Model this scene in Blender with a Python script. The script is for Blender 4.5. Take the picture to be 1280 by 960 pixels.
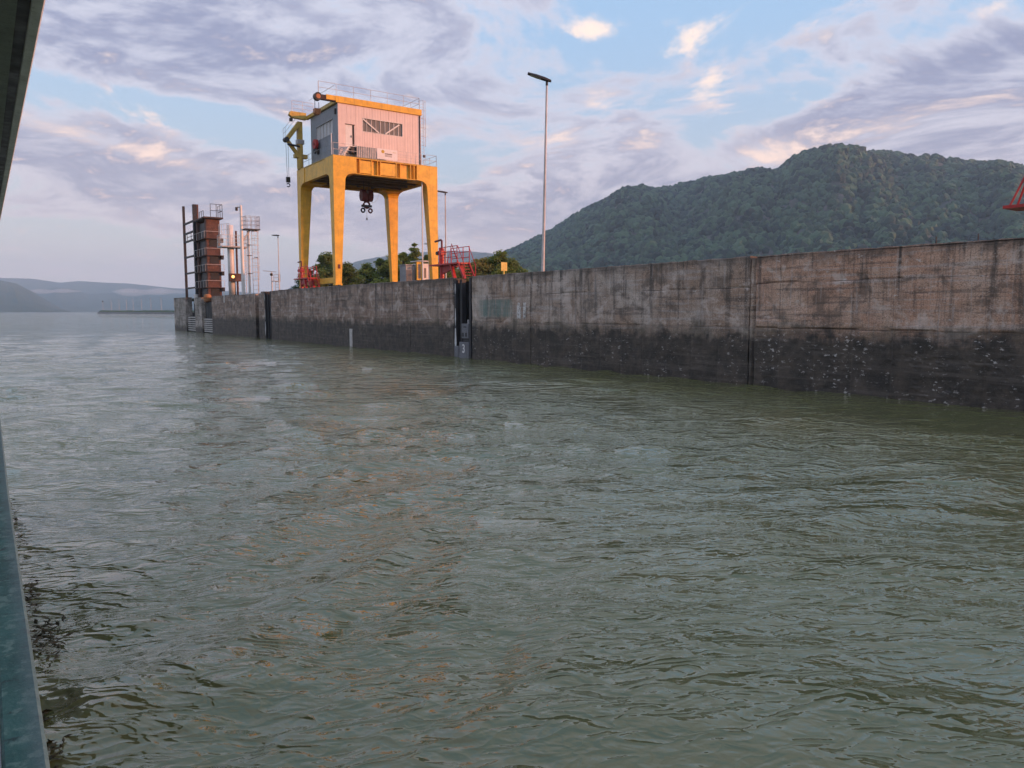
import bpy, math, random
import numpy as np
from mathutils import Vector, Matrix

for o in list(bpy.data.objects):
    bpy.data.objects.remove(o)
R = math.radians
SC = bpy.context.scene
COL = SC.collection
rng = np.random.default_rng(7)
random.seed(7)

# ------------------------------------------------------------------ camera, world, sun, exposure
YAW, PITCH = R(34.4826), R(5.4094)
cam_d = bpy.data.cameras.new('camera'); cam = bpy.data.objects.new('camera', cam_d); COL.objects.link(cam)
cam.location = (0, 0, 3.2)
cam.rotation_euler = (R(90) - PITCH, 0, -YAW)
cam_d.sensor_width = 36; cam_d.lens = 961 / 1280 * 36
cam_d.clip_start = 0.05; cam_d.clip_end = 60000
SC.camera = cam

SUN_TO = Vector((0.73, -0.67, 0.14)).normalized()      # direction towards the sun: low, behind the viewer
SUN_EL = math.asin(SUN_TO.z)
SUN_AZ = math.atan2(SUN_TO.x, SUN_TO.y)                # clockwise from +Y
sun_d = bpy.data.lights.new('sun', 'SUN'); sun = bpy.data.objects.new('sun', sun_d); COL.objects.link(sun)
sun_d.energy = 3.1; sun_d.angle = R(2.0); sun_d.color = (1.0, 0.40, 0.20)
sun.rotation_euler = (-SUN_TO).to_track_quat('-Z', 'Y').to_euler()
sun.location = (0, 0, 60)

SC.view_settings.view_transform = 'Standard'; SC.view_settings.look = 'None'
SC.view_settings.exposure = 1.02; SC.view_settings.gamma = 1.0; SC.view_settings.use_curve_mapping = False
SC.render.engine = 'CYCLES'
SC.cycles.use_denoising = True
SC.cycles.max_bounces = 6; SC.cycles.diffuse_bounces = 3; SC.cycles.glossy_bounces = 4
SC.cycles.volume_bounces = 3; SC.cycles.transparent_max_bounces = 8
SC.cycles.caustics_reflective = False; SC.cycles.caustics_refractive = False
SC.cycles.sample_clamp_indirect = 6.0


class NT:
    """small node-tree helper"""
    def __init__(s, tree):
        s.t = tree; s.n = tree.nodes; s.l = tree.links
    def new(s, kind, **kw):
        n = s.n.new(kind)
        for k, v in kw.items(): setattr(n, k, v)
        return n
    def put(s, sock, v):
        if hasattr(v, 'is_output') or isinstance(v, bpy.types.NodeSocket): s.l.new(v, sock)
        elif v is not None:
            if isinstance(v, (tuple, list)) and len(v) == 3 and sock.type == 'RGBA': v = (*v, 1)
            sock.default_value = v
    def math(s, op, a, b=0.0, c=None, clamp=False):
        n = s.new('ShaderNodeMath', operation=op, use_clamp=clamp)
        s.put(n.inputs[0], a); s.put(n.inputs[1], b)
        if c is not None: s.put(n.inputs[2], c)
        return n.outputs[0]
    def vmath(s, op, a, b=None):
        n = s.new('ShaderNodeVectorMath', operation=op)
        s.put(n.inputs[0], a)
        if b is not None: s.put(n.inputs[1], b)
        return n.outputs['Value'] if op in ('DOT_PRODUCT', 'LENGTH') else n.outputs[0]
    def mapr(s, v, a, b, c=0.0, d=1.0, smooth=True):
        n = s.new('ShaderNodeMapRange', interpolation_type='SMOOTHSTEP' if smooth else 'LINEAR', clamp=True)
        s.put(n.inputs[0], v); s.put(n.inputs[1], a); s.put(n.inputs[2], b); s.put(n.inputs[3], c); s.put(n.inputs[4], d)
        return n.outputs[0]
    def mix(s, f, a, b, blend='MIX'):
        n = s.new('ShaderNodeMix', data_type='RGBA', blend_type=blend)
        s.put(n.inputs[0], f); s.put(n.inputs[6], a); s.put(n.inputs[7], b)
        return n.outputs[2]
    def comb(s, x, y, z):
        n = s.new('ShaderNodeCombineXYZ'); s.put(n.inputs[0], x); s.put(n.inputs[1], y); s.put(n.inputs[2], z)
        return n.outputs[0]
    def noise(s, vec, scale, detail=4.0, rough=0.55, dist=0.0, lac=2.0):
        n = s.new('ShaderNodeTexNoise', noise_dimensions='3D')
        s.put(n.inputs['Vector'], vec); n.inputs['Scale'].default_value = scale; n.inputs['Detail'].default_value = detail
        n.inputs['Roughness'].default_value = rough; n.inputs['Distortion'].default_value = dist; n.inputs['Lacunarity'].default_value = lac
        return n.outputs[0]
    def vscale(s, vec, sc):
        n = s.new('ShaderNodeVectorMath', operation='MULTIPLY'); s.put(n.inputs[0], vec); n.inputs[1].default_value = sc
        return n.outputs[0]
    def voro(s, vec, scale, feature='F1'):
        n = s.new('ShaderNodeTexVoronoi', feature=feature); s.put(n.inputs['Vector'], vec); n.inputs['Scale'].default_value = scale
        return n.outputs[0]


def build_world():
    w = bpy.data.worlds.new('World'); SC.world = w; w.use_nodes = True
    g = NT(w.node_tree); g.n.clear()
    out = g.new('ShaderNodeOutputWorld'); bg = g.new('ShaderNodeBackground')
    sky = g.new('ShaderNodeTexSky', sky_type='NISHITA', sun_disc=False)
    sky.sun_elevation = SUN_EL; sky.sun_rotation = SUN_AZ
    sky.air_density = 1.3; sky.dust_density = 1.6; sky.ozone_density = 2.0
    tc = g.new('ShaderNodeTexCoord'); d = tc.outputs['Generated']
    a = g.vmath('DOT_PRODUCT', d, (math.cos(YAW), -math.sin(YAW), 0))
    b = g.vmath('DOT_PRODUCT', d, (math.sin(YAW), math.cos(YAW), 0))
    sep = g.new('ShaderNodeSeparateXYZ'); g.put(sep.inputs[0], d); z = sep.outputs[2]
    az = g.math('ARCTAN2', a, b); el = g.math('ARCSINE', z)
    zz = g.math('ADD', g.math('MAXIMUM', z, 0.0), 0.16)
    pa = g.math('DIVIDE', a, zz); pb = g.math('DIVIDE', b, zz)
    p = g.comb(pa, pb, 0.0)
    # large banks of cloud, by compass direction and height above the horizon
    ae = g.comb(az, el, 1.0)
    def total(rows):
        f = None
        for (wt, px, py, sx, sy, tilt) in rows:
            a0 = math.atan((px - 640) / 961); e0 = math.atan((389 - py) / 961 * math.cos(a0)); ka, ke = 961 / sx, 961 / sy
            qa = g.vmath('DOT_PRODUCT', ae, (ka, 0, -a0 * ka)); qe = g.vmath('DOT_PRODUCT', ae, (-tilt * ke, ke, (tilt * a0 - e0) * ke))
            r2 = g.math('MULTIPLY_ADD', qe, qe, g.math('MULTIPLY', qa, qa))
            e = g.math('POWER', 0.36788, r2)
            f = g.math('MULTIPLY', e, wt) if f is None else g.math('MULTIPLY_ADD', e, wt, f)
        return f
    field = total(BANKS)
    wob = g.new('ShaderNodeTexNoise', noise_dimensions='3D'); g.put(wob.inputs['Vector'], p); wob.inputs['Scale'].default_value = 1.7; wob.inputs['Detail'].default_value = 0.0
    pw = g.vmath('ADD', p, g.vscale(g.vmath('SUBTRACT', wob.outputs['Color'], (0.5, 0.5, 0.5)), (0.45, 0.45, 0.45)))
    n1 = g.noise(pw, 1.05, 6.0, 0.60); n2 = g.noise(pw, 5.4, 7.0, 0.64)
    n = g.math('ADD', g.math('MULTIPLY', n1, 0.62), g.math('MULTIPLY', n2, 0.38))
    dens = g.math('ADD', n, field)
    cover = g.mapr(dens, 0.435, 0.525)
    thick = g.mapr(dens, 0.47, 0.66)
    low = g.mapr(el, 0.0, 0.30)
    # sunlit heads: small billows, commoner in some parts of the sky
    puffs = g.math('ADD', total(PUFFS), g.math('MULTIPLY', g.mapr(n1, 0.44, 0.58), 0.05))
    heads = g.math('ADD', g.math('MULTIPLY', g.math('SUBTRACT', n2, 0.5), 1.5), puffs)
    lit = g.mapr(heads, 0.12, 0.50)
    cream = g.mix(low, (0.80, 0.53, 0.45), (0.86, 0.68, 0.58))
    veil = g.mix(low, (0.60, 0.51, 0.53), (0.50, 0.50, 0.585))
    lav = g.mix(low, (0.37, 0.335, 0.40), (0.225, 0.24, 0.355))
    ccol = g.mix(thick, veil, g.mix(g.mapr(n2, 0.38, 0.58), veil, lav))
    ccol = g.mix(thick, ccol, g.mix(0.5, ccol, lav))
    clear = g.mix(1.0, sky.outputs[0], (SKY_STRENGTH, SKY_STRENGTH, SKY_STRENGTH), 'MULTIPLY')
    clear = g.mix(0.66, clear, g.mix(g.mapr(el, -0.02, 0.40), (0.60, 0.58, 0.61), (0.36, 0.55, 0.82)))
    c = g.mix(g.math('MULTIPLY', cover, 0.94), clear, ccol)
    c = g.mix(g.math('MULTIPLY', lit, 0.95), c, cream)
    hz = g.mapr(el, 0.0, 0.14, 0.75, 0.0)
    c = g.mix(hz, c, (0.72, 0.585, 0.59))
    g.put(bg.inputs[0], c); bg.inputs[1].default_value = 0.76
    g.l.new(bg.outputs[0], out.inputs[0])


SKY_STRENGTH = 0.10
# weight, px, py, width, height, tilt
BANKS = [
    (0.13, 330, 62, 330, 60, 0.0),
    (0.20, 210, 236, 260, 26, -0.17),
    (0.12, 490, 262, 160, 26, -0.10),
    (-0.24, 270, 160, 230, 17, -0.14),
    (0.15, 770, 262, 200, 46, 0.05),
    (0.17, 1130, 112, 240, 30, 0.22),
    (0.13, 1190, 184, 160, 20, 0.12),
    (-0.15, 800, 34, 150, 40, 0.1),
    (-0.16, 980, 140, 130, 22, 0.2),
    (-0.12, 100, 300, 260, 22, 0.0),
]
PUFFS = [
    (0.25, 150, 186, 170, 10, -0.19),
    (0.30, 733, 54, 32, 12, 0.0), (0.25, 848, 70, 48, 16, 0.35), (0.28, 750, 142, 26, 11, 0.0), (0.26, 878, 118, 22, 24, 0.2),
    (0.34, 955, 198, 38, 17, 0.0), (0.24, 985, 40, 56, 24, 0.1), (0.15, 1090, 168, 80, 16, 0.1),
    (0.13, 1000, 128, 60, 8, 0.2), (0.20, 1210, 30, 50, 8, 0.25), (0.14, 660, 185, 180, 18, 0.0),
]
build_world()


# ------------------------------------------------------------------ materials
MATS = {}
def new_mat(name):
    m = bpy.data.materials.new(name); m.use_nodes = True
    g = NT(m.node_tree); g.n.clear()
    out = g.new('ShaderNodeOutputMaterial'); bs = g.new('ShaderNodeBsdfPrincipled')
    g.l.new(bs.outputs[0], out.inputs[0])
    MATS[name] = m
    return m, g, bs, out


def pos(g):
    return g.new('ShaderNodeNewGeometry').outputs['Position']


def bump_node(g, bs, h, strength=0.4, dist=0.02):
    b = g.new('ShaderNodeBump'); b.inputs['Strength'].default_value = strength; b.inputs['Distance'].default_value = dist
    g.put(b.inputs['Height'], h); g.l.new(b.outputs[0], bs.inputs['Normal'])


def worn(name, base, rough=0.5, metal=0.0, dirt=(0.05, 0.04, 0.035), dirt_amt=0.35, scale=1.2, rust=None, rust_amt=0.0,
         streak=0.35, var=0.18, bump=0.15):
    """painted or bare metal with uneven fading, run-down streaks, grime and rust spots"""
    m, g, bs, out = new_mat(name)
    P = pos(g)
    n1 = g.noise(P, scale, 6, 0.6)
    n2 = g.noise(P, scale * 9, 4, 0.6)
    st = g.noise(g.vscale(P, (6.0, 6.0, 0.35)), 1.0, 5, 0.65)
    darker = tuple(c * (1 - var) for c in base); lighter = tuple(min(1, c * (1 + var * 0.6)) for c in base)
    c = g.mix(g.mapr(n1, 0.3, 0.7), darker, lighter)
    c = g.mix(g.math('MULTIPLY', g.mapr(st, 0.50, 0.74), streak), c, dirt)
    c = g.mix(g.math('MULTIPLY', g.mapr(n2, 0.56, 0.75), dirt_amt), c, dirt)
    if rust:
        rn = g.noise(P, scale * 3.3, 7, 0.66)
        c = g.mix(g.math('MULTIPLY', g.mapr(rn, 0.60 - 0.1 * rust_amt, 0.68), rust_amt), c, rust)
    g.put(bs.inputs['Base Color'], c)
    g.put(bs.inputs['Roughness'], g.mapr(n2, 0.3, 0.7, rough - 0.1, rough + 0.14))
    bs.inputs['Metallic'].default_value = metal
    bump_node(g, bs, g.math('ADD', n2, g.math('MULTIPLY', n1, 0.5)), bump, 0.015)
    return m


worn('yellow_paint', (0.82, 0.45, 0.035), 0.42, dirt=(0.30, 0.17, 0.05), dirt_amt=0.3, streak=0.42, rust=(0.25, 0.10, 0.04), rust_amt=0.3)
worn('olive_paint', (0.55, 0.37, 0.07), 0.5, dirt=(0.09, 0.07, 0.04), dirt_amt=0.5, streak=0.5, rust=(0.16, 0.07, 0.03), rust_amt=0.5)
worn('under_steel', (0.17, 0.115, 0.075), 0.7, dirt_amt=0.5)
worn('house_panel', (0.72, 0.59, 0.56), 0.45, dirt=(0.40, 0.33, 0.31), dirt_amt=0.2, streak=0.28, var=0.06)
worn('white_paint', (0.74, 0.72, 0.70), 0.45, dirt=(0.35, 0.30, 0.27), dirt_amt=0.25, streak=0.3, var=0.08)
worn('galvanised', (0.42, 0.42, 0.43), 0.45, 0.5, dirt_amt=0.3, var=0.12)
worn('pale_rail', (0.62, 0.58, 0.56), 0.5, dirt_amt=0.25)
worn('dark_steel', (0.032, 0.032, 0.036), 0.55, dirt=(0.08, 0.05, 0.035), dirt_amt=0.5)
worn('black_rubber', (0.018, 0.018, 0.019), 0.6, dirt=(0.05, 0.045, 0.04))
worn('rust_plate', (0.115, 0.055, 0.042), 0.8, dirt=(0.05, 0.028, 0.022), dirt_amt=0.7, streak=0.75, rust=(0.32, 0.14, 0.07), rust_amt=0.6, var=0.35, bump=0.4)
worn('rust_dark', (0.075, 0.042, 0.034), 0.85, dirt_amt=0.6, var=0.4)
worn('red_paint', (0.50, 0.028, 0.026), 0.42, dirt=(0.14, 0.03, 0.02), dirt_amt=0.45, streak=0.4, rust=(0.16, 0.05, 0.03), rust_amt=0.5)
worn('hook_red', (0.16, 0.025, 0.025), 0.5, dirt=(0.02, 0.015, 0.015), dirt_amt=0.6)
worn('hook_orange', (0.42, 0.16, 0.06), 0.6, dirt_amt=0.5)
worn('grey_sheet', (0.30, 0.32, 0.345), 0.5, 0.2, dirt_amt=0.4)
worn('float_grey', (0.155, 0.16, 0.18), 0.5, 0.1, dirt=(0.06, 0.05, 0.045), dirt_amt=0.6, streak=0.6)
worn('sign_yellow', (0.78, 0.56, 0.12), 0.5, dirt_amt=0.2)
worn('banner_white', (0.80, 0.77, 0.77), 0.5, dirt_amt=0.1, streak=0.1, var=0.05)
worn('logo_yellow', (0.55, 0.36, 0.03), 0.5)
worn('ink', (0.05, 0.03, 0.04), 0.6)
worn('white_mark', (0.62, 0.62, 0.62), 0.7, dirt=(0.2, 0.18, 0.17), dirt_amt=0.7, streak=0.5, scale=5)
worn('lime_stain', (0.55, 0.52, 0.49), 0.8, dirt=(0.08, 0.07, 0.065), dirt_amt=0.6, streak=0.7, scale=3)
worn('weed', (0.034, 0.034, 0.014), 0.85)
worn('bark', (0.085, 0.065, 0.05), 0.9)
worn('barrel_orange', (0.36, 0.15, 0.05), 0.6, dirt_amt=0.5)
worn('window_bar', (0.66, 0.62, 0.60), 0.5)
worn('stone_bank', (0.20, 0.19, 0.18), 0.9, var=0.4, scale=0.3)


def glass_mat(name, base, rough=0.12):
    m, g, bs, out = new_mat(name)
    n = g.noise(pos(g), 1.3, 3)
    g.put(bs.inputs['Base Color'], g.mix(n, tuple(c * 0.7 for c in base), base))
    bs.inputs['Roughness'].default_value = rough; bs.inputs['IOR'].default_value = 1.5
    return m
glass_mat('window_glass', (0.20, 0.18, 0.165), 0.25)
glass_mat('pale_glass', (0.62, 0.62, 0.64), 0.35)
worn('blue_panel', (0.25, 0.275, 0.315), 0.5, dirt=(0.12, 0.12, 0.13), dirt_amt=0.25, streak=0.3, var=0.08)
worn('black_frame', (0.014, 0.014, 0.016), 0.6, dirt=(0.03, 0.022, 0.018), dirt_amt=0.4)

m, g, bs, out = new_mat('signal_lamp')
g.put(bs.inputs['Base Color'], (0.9, 0.5, 0.2)); g.put(bs.inputs['Emission Color'], (1.0, 0.45, 0.12)); bs.inputs['Emission Strength'].default_value = 1.6


def concrete(name, warm, light, darkz=2.2, spall=0.4, top=True):
    m, g, bs, out = new_mat(name)
    P = pos(g); sep = g.new('ShaderNodeSeparateXYZ'); g.put(sep.inputs[0], P); z = sep.outputs[2]
    big = g.noise(P, 0.33, 5, 0.6); mid = g.noise(P, 1.7, 6, 0.62); fine = g.noise(P, 11.0, 5, 0.65)
    board = g.noise(g.vscale(P, (1, 0.22, 5.5)), 1.0, 4, 0.6)              # horizontal shutter-board marks
    streak = g.noise(g.vscale(P, (1, 2.8, 0.16)), 1.0, 6, 0.62)            # water run-down marks
    streak2 = g.noise(g.vscale(P, (1, 9.0, 0.5)), 1.0, 5, 0.62)
    c = g.mix(g.mapr(big, 0.36, 0.66), warm, light)
    c = g.mix(g.math('MULTIPLY', g.mapr(mid, 0.42, 0.68), 0.45), c, tuple(v * 0.62 for v in warm))
    c = g.mix(g.math('MULTIPLY', g.mapr(board, 0.54, 0.64), 0.45), c, (0.48, 0.44, 0.42))
    c = g.mix(g.math('MULTIPLY', g.mapr(board, 0.43, 0.34), 0.55), c, (0.075, 0.062, 0.055))
    # form-work joints about a metre apart
    sy = sep.outputs[1]
    fr = g.math('ABSOLUTE', g.math('SUBTRACT', g.math('FRACT', g.math('DIVIDE', sy, 1.61)), 0.5))
    fj = g.math('MULTIPLY', g.mapr(fr, 0.012, 0.0), g.mapr(mid, 0.35, 0.6))
    c = g.mix(g.math('MULTIPLY', fj, 0.55), c, (0.05, 0.042, 0.038))
    up = g.mapr(z, 2.6, 5.6)
    sd = g.math('MULTIPLY', g.mapr(streak, 0.50, 0.66), g.math('ADD', 0.45, g.math('MULTIPLY', up, 0.5)))
    c = g.mix(sd, c, (0.058, 0.050, 0.045))
    c = g.mix(g.math('MULTIPLY', g.mapr(streak2, 0.54, 0.68), 0.42), c, (0.045, 0.04, 0.037))
    pit = g.noise(g.vscale(P, (1, 1, 1.5)), 17.0, 3, 0.7)
    c = g.mix(g.math('MULTIPLY', g.mapr(pit, 0.53, 0.62), 0.60), c, (0.10, 0.078, 0.064))
    c = g.mix(g.math('MULTIPLY', g.mapr(pit, 0.44, 0.35), 0.50), c, (0.66, 0.56, 0.50))
    blot = g.noise(g.vscale(P, (1, 0.8, 1.1)), 0.9, 6, 0.68, 0.4)
    c = g.mix(g.math('MULTIPLY', g.mapr(blot, 0.47, 0.36), 0.55), c, (0.66, 0.555, 0.49))
    c = g.mix(g.math('MULTIPLY', g.mapr(blot, 0.52, 0.62), 0.62), c, (0.10, 0.08, 0.065))
    c = g.mix(g.math('MULTIPLY', g.mapr(streak2, 0.44, 0.33), 0.4), c, (0.46, 0.42, 0.40))
    # lichen-dark top strip
    tz = g.math('ADD', z, g.math('MULTIPLY', g.math('SUBTRACT', mid, 0.5), 1.4))
    c = g.mix(g.mapr(tz, 4.95, 5.6, 0, 0.6), c, (0.07, 0.062, 0.054))
    # white flecks where the skin has come off
    sp = g.noise(g.vscale(P, (1, 0.7, 2.2)), 3.2, 7, 0.7)
    c = g.mix(g.math('MULTIPLY', g.mapr(sp, 0.63, 0.69), spall), c, (0.62, 0.58, 0.55))
    gy = g.math('MULTIPLY', g.math('MULTIPLY', g.mapr(sy, 39.4, 40.2), g.mapr(sy, 44.0, 43.0)), g.math('MULTIPLY', g.mapr(z, 2.7, 2.95), g.mapr(z, 4.05, 3.85)))
    c = g.mix(g.math('MULTIPLY', gy, g.mapr(streak2, 0.36, 0.60, 0.25, 0.8)), c, (0.13, 0.22, 0.20))
    # wet, weed-stained zone below the high-water mark
    wz = g.math('ADD', z, g.math('ADD', g.math('MULTIPLY', g.math('SUBTRACT', mid, 0.5), 1.5), g.math('MULTIPLY', g.math('SUBTRACT', streak2, 0.5), 0.45)))
    wet = g.mapr(wz, darkz + 0.52, darkz - 0.22)
    dk = g.mix(g.mapr(mid, 0.35, 0.7), (0.028, 0.022, 0.017), (0.085, 0.066, 0.050))
    dk = g.mix(g.math('MULTIPLY', g.mapr(board, 0.54, 0.66), 0.45), dk, (0.12, 0.10, 0.085))
    dk = g.mix(g.math('MULTIPLY', g.mapr(pit, 0.44, 0.34), 0.4), dk, (0.13, 0.11, 0.095))
    fleck = g.noise(g.vscale(P, (1, 0.7, 1.4)), 6.0, 6, 0.7)
    fmask = g.math('MULTIPLY', g.mapr(fleck, 0.63 - 0.055 * spall, 0.665 - 0.04 * spall), g.mapr(g.noise(P, 0.6, 3), 0.40, 0.56))
    dk = g.mix(g.math('MULTIPLY', fmask, 0.75 * (0.3 + spall)), dk, (0.55, 0.51, 0.48))
    moss = g.math('MULTIPLY', g.mapr(g.math('ABSOLUTE', g.math('SUBTRACT', wz, darkz + 0.25)), 0.42, 0.0), g.mapr(big, 0.4, 0.6))
    c = g.mix(g.math('MULTIPLY', moss, 0.5), c, (0.085, 0.075, 0.04))
    c = g.mix(wet, c, dk)
    g.put(bs.inputs['Base Color'], c)
    g.put(bs.inputs['Roughness'], g.mix(wet, (0.9, 0.9, 0.9), (0.62, 0.62, 0.62)))
    h = g.math('ADD', g.math('MULTIPLY', fine, 0.6), g.math('ADD', g.math('MULTIPLY', mid, 0.7), g.math('MULTIPLY', board, 0.8)))
    bump_node(g, bs, h, 0.6, 0.03)
    return m
concrete('concrete_warm', (0.54, 0.30, 0.195), (0.60, 0.415, 0.31), 2.2, 0.85)
concrete('concrete_grey', (0.38, 0.255, 0.18), (0.54, 0.45, 0.385), 2.1, 0.6)
concrete('concrete_brown', (0.30, 0.195, 0.14), (0.40, 0.295, 0.23), 2.15, 0.35)
concrete('concrete_pale', (0.30, 0.27, 0.23), (0.42, 0.38, 0.34), 0.5, 0.5)

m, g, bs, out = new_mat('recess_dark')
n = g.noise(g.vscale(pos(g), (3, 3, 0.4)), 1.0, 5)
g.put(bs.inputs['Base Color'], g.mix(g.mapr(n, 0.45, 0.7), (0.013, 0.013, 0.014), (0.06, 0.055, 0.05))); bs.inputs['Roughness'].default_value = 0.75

m, g, bs, out = new_mat('green_stain')
P = pos(g); n = g.noise(g.vscale(P, (1, 3.2, 0.6)), 1.0, 5, 0.6)
c = g.mix(g.mapr(n, 0.35, 0.65), (0.155, 0.15, 0.135), (0.105, 0.175, 0.160))
c = g.mix(g.math('MULTIPLY', g.mapr(g.noise(g.vscale(P, (1, 6, 0.2)), 1.0, 5), 0.55, 0.7), 0.7), c, (0.05, 0.05, 0.045))
g.put(bs.inputs['Base Color'], c); bs.inputs['Roughness'].default_value = 0.9

# water: murky green river
m, g, bs, out = new_mat('river_water')
P = pos(g)
n = g.noise(P, 0.12, 3)
g.put(bs.inputs['Base Color'], g.mix(g.mapr(n, 0.3, 0.7), (0.100, 0.110, 0.042), (0.130, 0.132, 0.054)))
bs.inputs['Roughness'].default_value = 0.03; bs.inputs['IOR'].default_value = 1.85; bs.inputs['Specular Tint'].default_value = (0.95, 1.0, 0.82, 1)
rot = g.new('ShaderNodeVectorRotate', rotation_type='Z_AXIS'); g.put(rot.inputs['Vector'], P); rot.inputs['Angle'].default_value = R(24)
PR = rot.outputs[0]
rot2 = g.new('ShaderNodeVectorRotate', rotation_type='Z_AXIS'); g.put(rot2.inputs['Vector'], P); rot2.inputs['Angle'].default_value = R(52)
PQ = rot2.outputs[0]
w1 = g.noise(g.vscale(PR, (0.40, 1.05, 1)), 1.0, 1.5, 0.5, 0.5)
w2 = g.noise(g.vscale(PR, (2.3, 5.2, 1)), 1.0, 1.5, 0.5, 0.7)
w2 = g.math('SUBTRACT', 0.5, g.math('ABSOLUTE', g.math('SUBTRACT', w2, 0.5)))
w3 = g.noise(g.vscale(PQ, (7.5, 12.0, 1)), 1.0, 1.0, 0.5, 0.6)
w4 = g.noise(g.vscale(PQ, (0.9, 2.1, 1)), 1.0, 1.0, 0.5, 0.5)
patch = g.mapr(g.noise(P, 0.13, 3, 0.5, 0.8), 0.34, 0.58, 0.45, 1.2)
h = g.math('ADD', g.math('MULTIPLY', w1, 0.15), g.math('MULTIPLY', patch, g.math('ADD', g.math('MULTIPLY', w2, 0.105), g.math('ADD', g.math('MULTIPLY', w3, 0.013), g.math('MULTIPLY', w4, 0.125)))))
b = g.new('ShaderNodeBump'); b.inputs['Strength'].default_value = 1.0; b.inputs['Distance'].default_value = 1.0
g.put(b.inputs['Height'], h); g.l.new(b.outputs[0], bs.inputs['Normal'])

m, g, bs, out = new_mat('grass_ground')
g.put(bs.inputs['Base Color'], g.mix(g.noise(pos(g), 0.4, 5), (0.05, 0.065, 0.025), (0.10, 0.10, 0.05))); bs.inputs['Roughness'].default_value = 0.95


def foliage(name, a, b_, trans=0.25):
    m, g, bs, out = new_mat(name)
    oi = g.new('ShaderNodeObjectInfo').outputs['Random']
    n = g.noise(pos(g), 0.6, 4)
    big = g.noise(pos(g), 0.018, 4, 0.6)
    f = g.math('ADD', g.math('MULTIPLY', g.math('ADD', n, g.math('MULTIPLY', g.math('SUBTRACT', big, 0.5), 1.6)), 0.5), g.math('MULTIPLY', oi, 0.5), clamp=True)
    c = g.mix(g.mapr(f, 0.2, 0.8), a, b_)
    g.put(bs.inputs['Base Color'], c); bs.inputs['Roughness'].default_value = 0.75
    bs.inputs['Specular IOR Level'].default_value = 0.2
    if trans:
        tr = g.new('ShaderNodeBsdfTranslucent'); g.put(tr.inputs[0], c)
        mx = g.new('ShaderNodeMixShader'); mx.inputs[0].default_value = trans
        g.l.new(bs.outputs[0], mx.inputs[1]); g.l.new(tr.outputs[0], mx.inputs[2]); g.l.new(mx.outputs[0], out.inputs[0])
    return m
foliage('leaf_green', (0.14, 0.20, 0.045), (0.34, 0.38, 0.09), 0.5)
foliage('leaf_olive', (0.17, 0.16, 0.04), (0.34, 0.29, 0.08), 0.4)
foliage('leaf_dark', (0.08, 0.125, 0.04), (0.19, 0.25, 0.075), 0.45)
foliage('forest_leaf', (0.003, 0.016, 0.013), (0.064, 0.122, 0.062), 0.0)

m, g, bs, out = new_mat('hill_rock')
P = pos(g); n = g.noise(P, 0.02, 7, 0.65); n2 = g.noise(g.vscale(P, (1, 1, 0.3)), 0.05, 6, 0.65)
g.put(bs.inputs['Base Color'], g.mix(g.mapr(n, 0.4, 0.65), (0.018, 0.034, 0.02), g.mix(n2, (0.05, 0.05, 0.055), (0.11, 0.10, 0.105))))
bs.inputs['Roughness'].default_value = 0.95
m, g, bs, out = new_mat('far_forest')
P = pos(g); n = g.noise(P, 0.006, 8, 0.65); v = g.noise(P, 0.05, 5, 0.65)
g.put(bs.inputs['Base Color'], g.mix(g.mapr(n, 0.35, 0.65), (0.028, 0.045, 0.026), (0.060, 0.078, 0.038)))
bs.inputs['Roughness'].default_value = 0.95
bump_node(g, bs, v, 0.8, 12.0)

# ship paints
m, g, bs, out = new_mat('teal_cap')
P = pos(g); n = g.noise(P, 6, 7, 0.65); n2 = g.noise(P, 38, 6, 0.65); n3 = g.noise(P, 120, 3, 0.6)
sep = g.new('ShaderNodeSeparateXYZ'); g.put(sep.inputs[0], P)
edge = g.mapr(g.math('ADD', sep.outputs[0], g.math('MULTIPLY', g.math('SUBTRACT', n2, 0.5), 0.022)), 0.004, 0.036)
c = g.mix(g.mapr(n, 0.32, 0.68), (0.010, 0.072, 0.070), (0.035, 0.15, 0.145))
c = g.mix(g.math('MULTIPLY', g.mapr(n2, 0.50, 0.62), 0.75), c, (0.13, 0.27, 0.26))
blk = g.noise(P, 22, 5, 0.7)
c = g.mix(g.math('MULTIPLY', g.mapr(blk, 0.54, 0.66), 0.8), c, (0.008, 0.022, 0.026))
c = g.mix(g.math('MULTIPLY', edge, 0.6), c, (0.12, 0.20, 0.225))
c = g.mix(g.mapr(n3, 0.70, 0.74), c, (0.012, 0.012, 0.014))
g.put(bs.inputs['Base Color'], c); g.put(bs.inputs['Roughness'], g.mapr(n2, 0.3, 0.7, 0.5, 0.8))
bump_node(g, bs, g.math('ADD', n2, n3), 0.35, 0.002)
worn('hull_dark', (0.022, 0.035, 0.03), 0.45, dirt=(0.03, 0.03, 0.02))
worn('ship_white', (0.78, 0.79, 0.79), 0.4, dirt=(0.16, 0.15, 0.14), dirt_amt=0.5, streak=0.3, scale=7)
worn('ship_soffit', (0.30, 0.33, 0.31), 0.6, dirt=(0.07, 0.07, 0.065), dirt_amt=0.7, scale=14, bump=0.3)
worn('ship_black', (0.012, 0.012, 0.013), 0.5)


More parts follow.
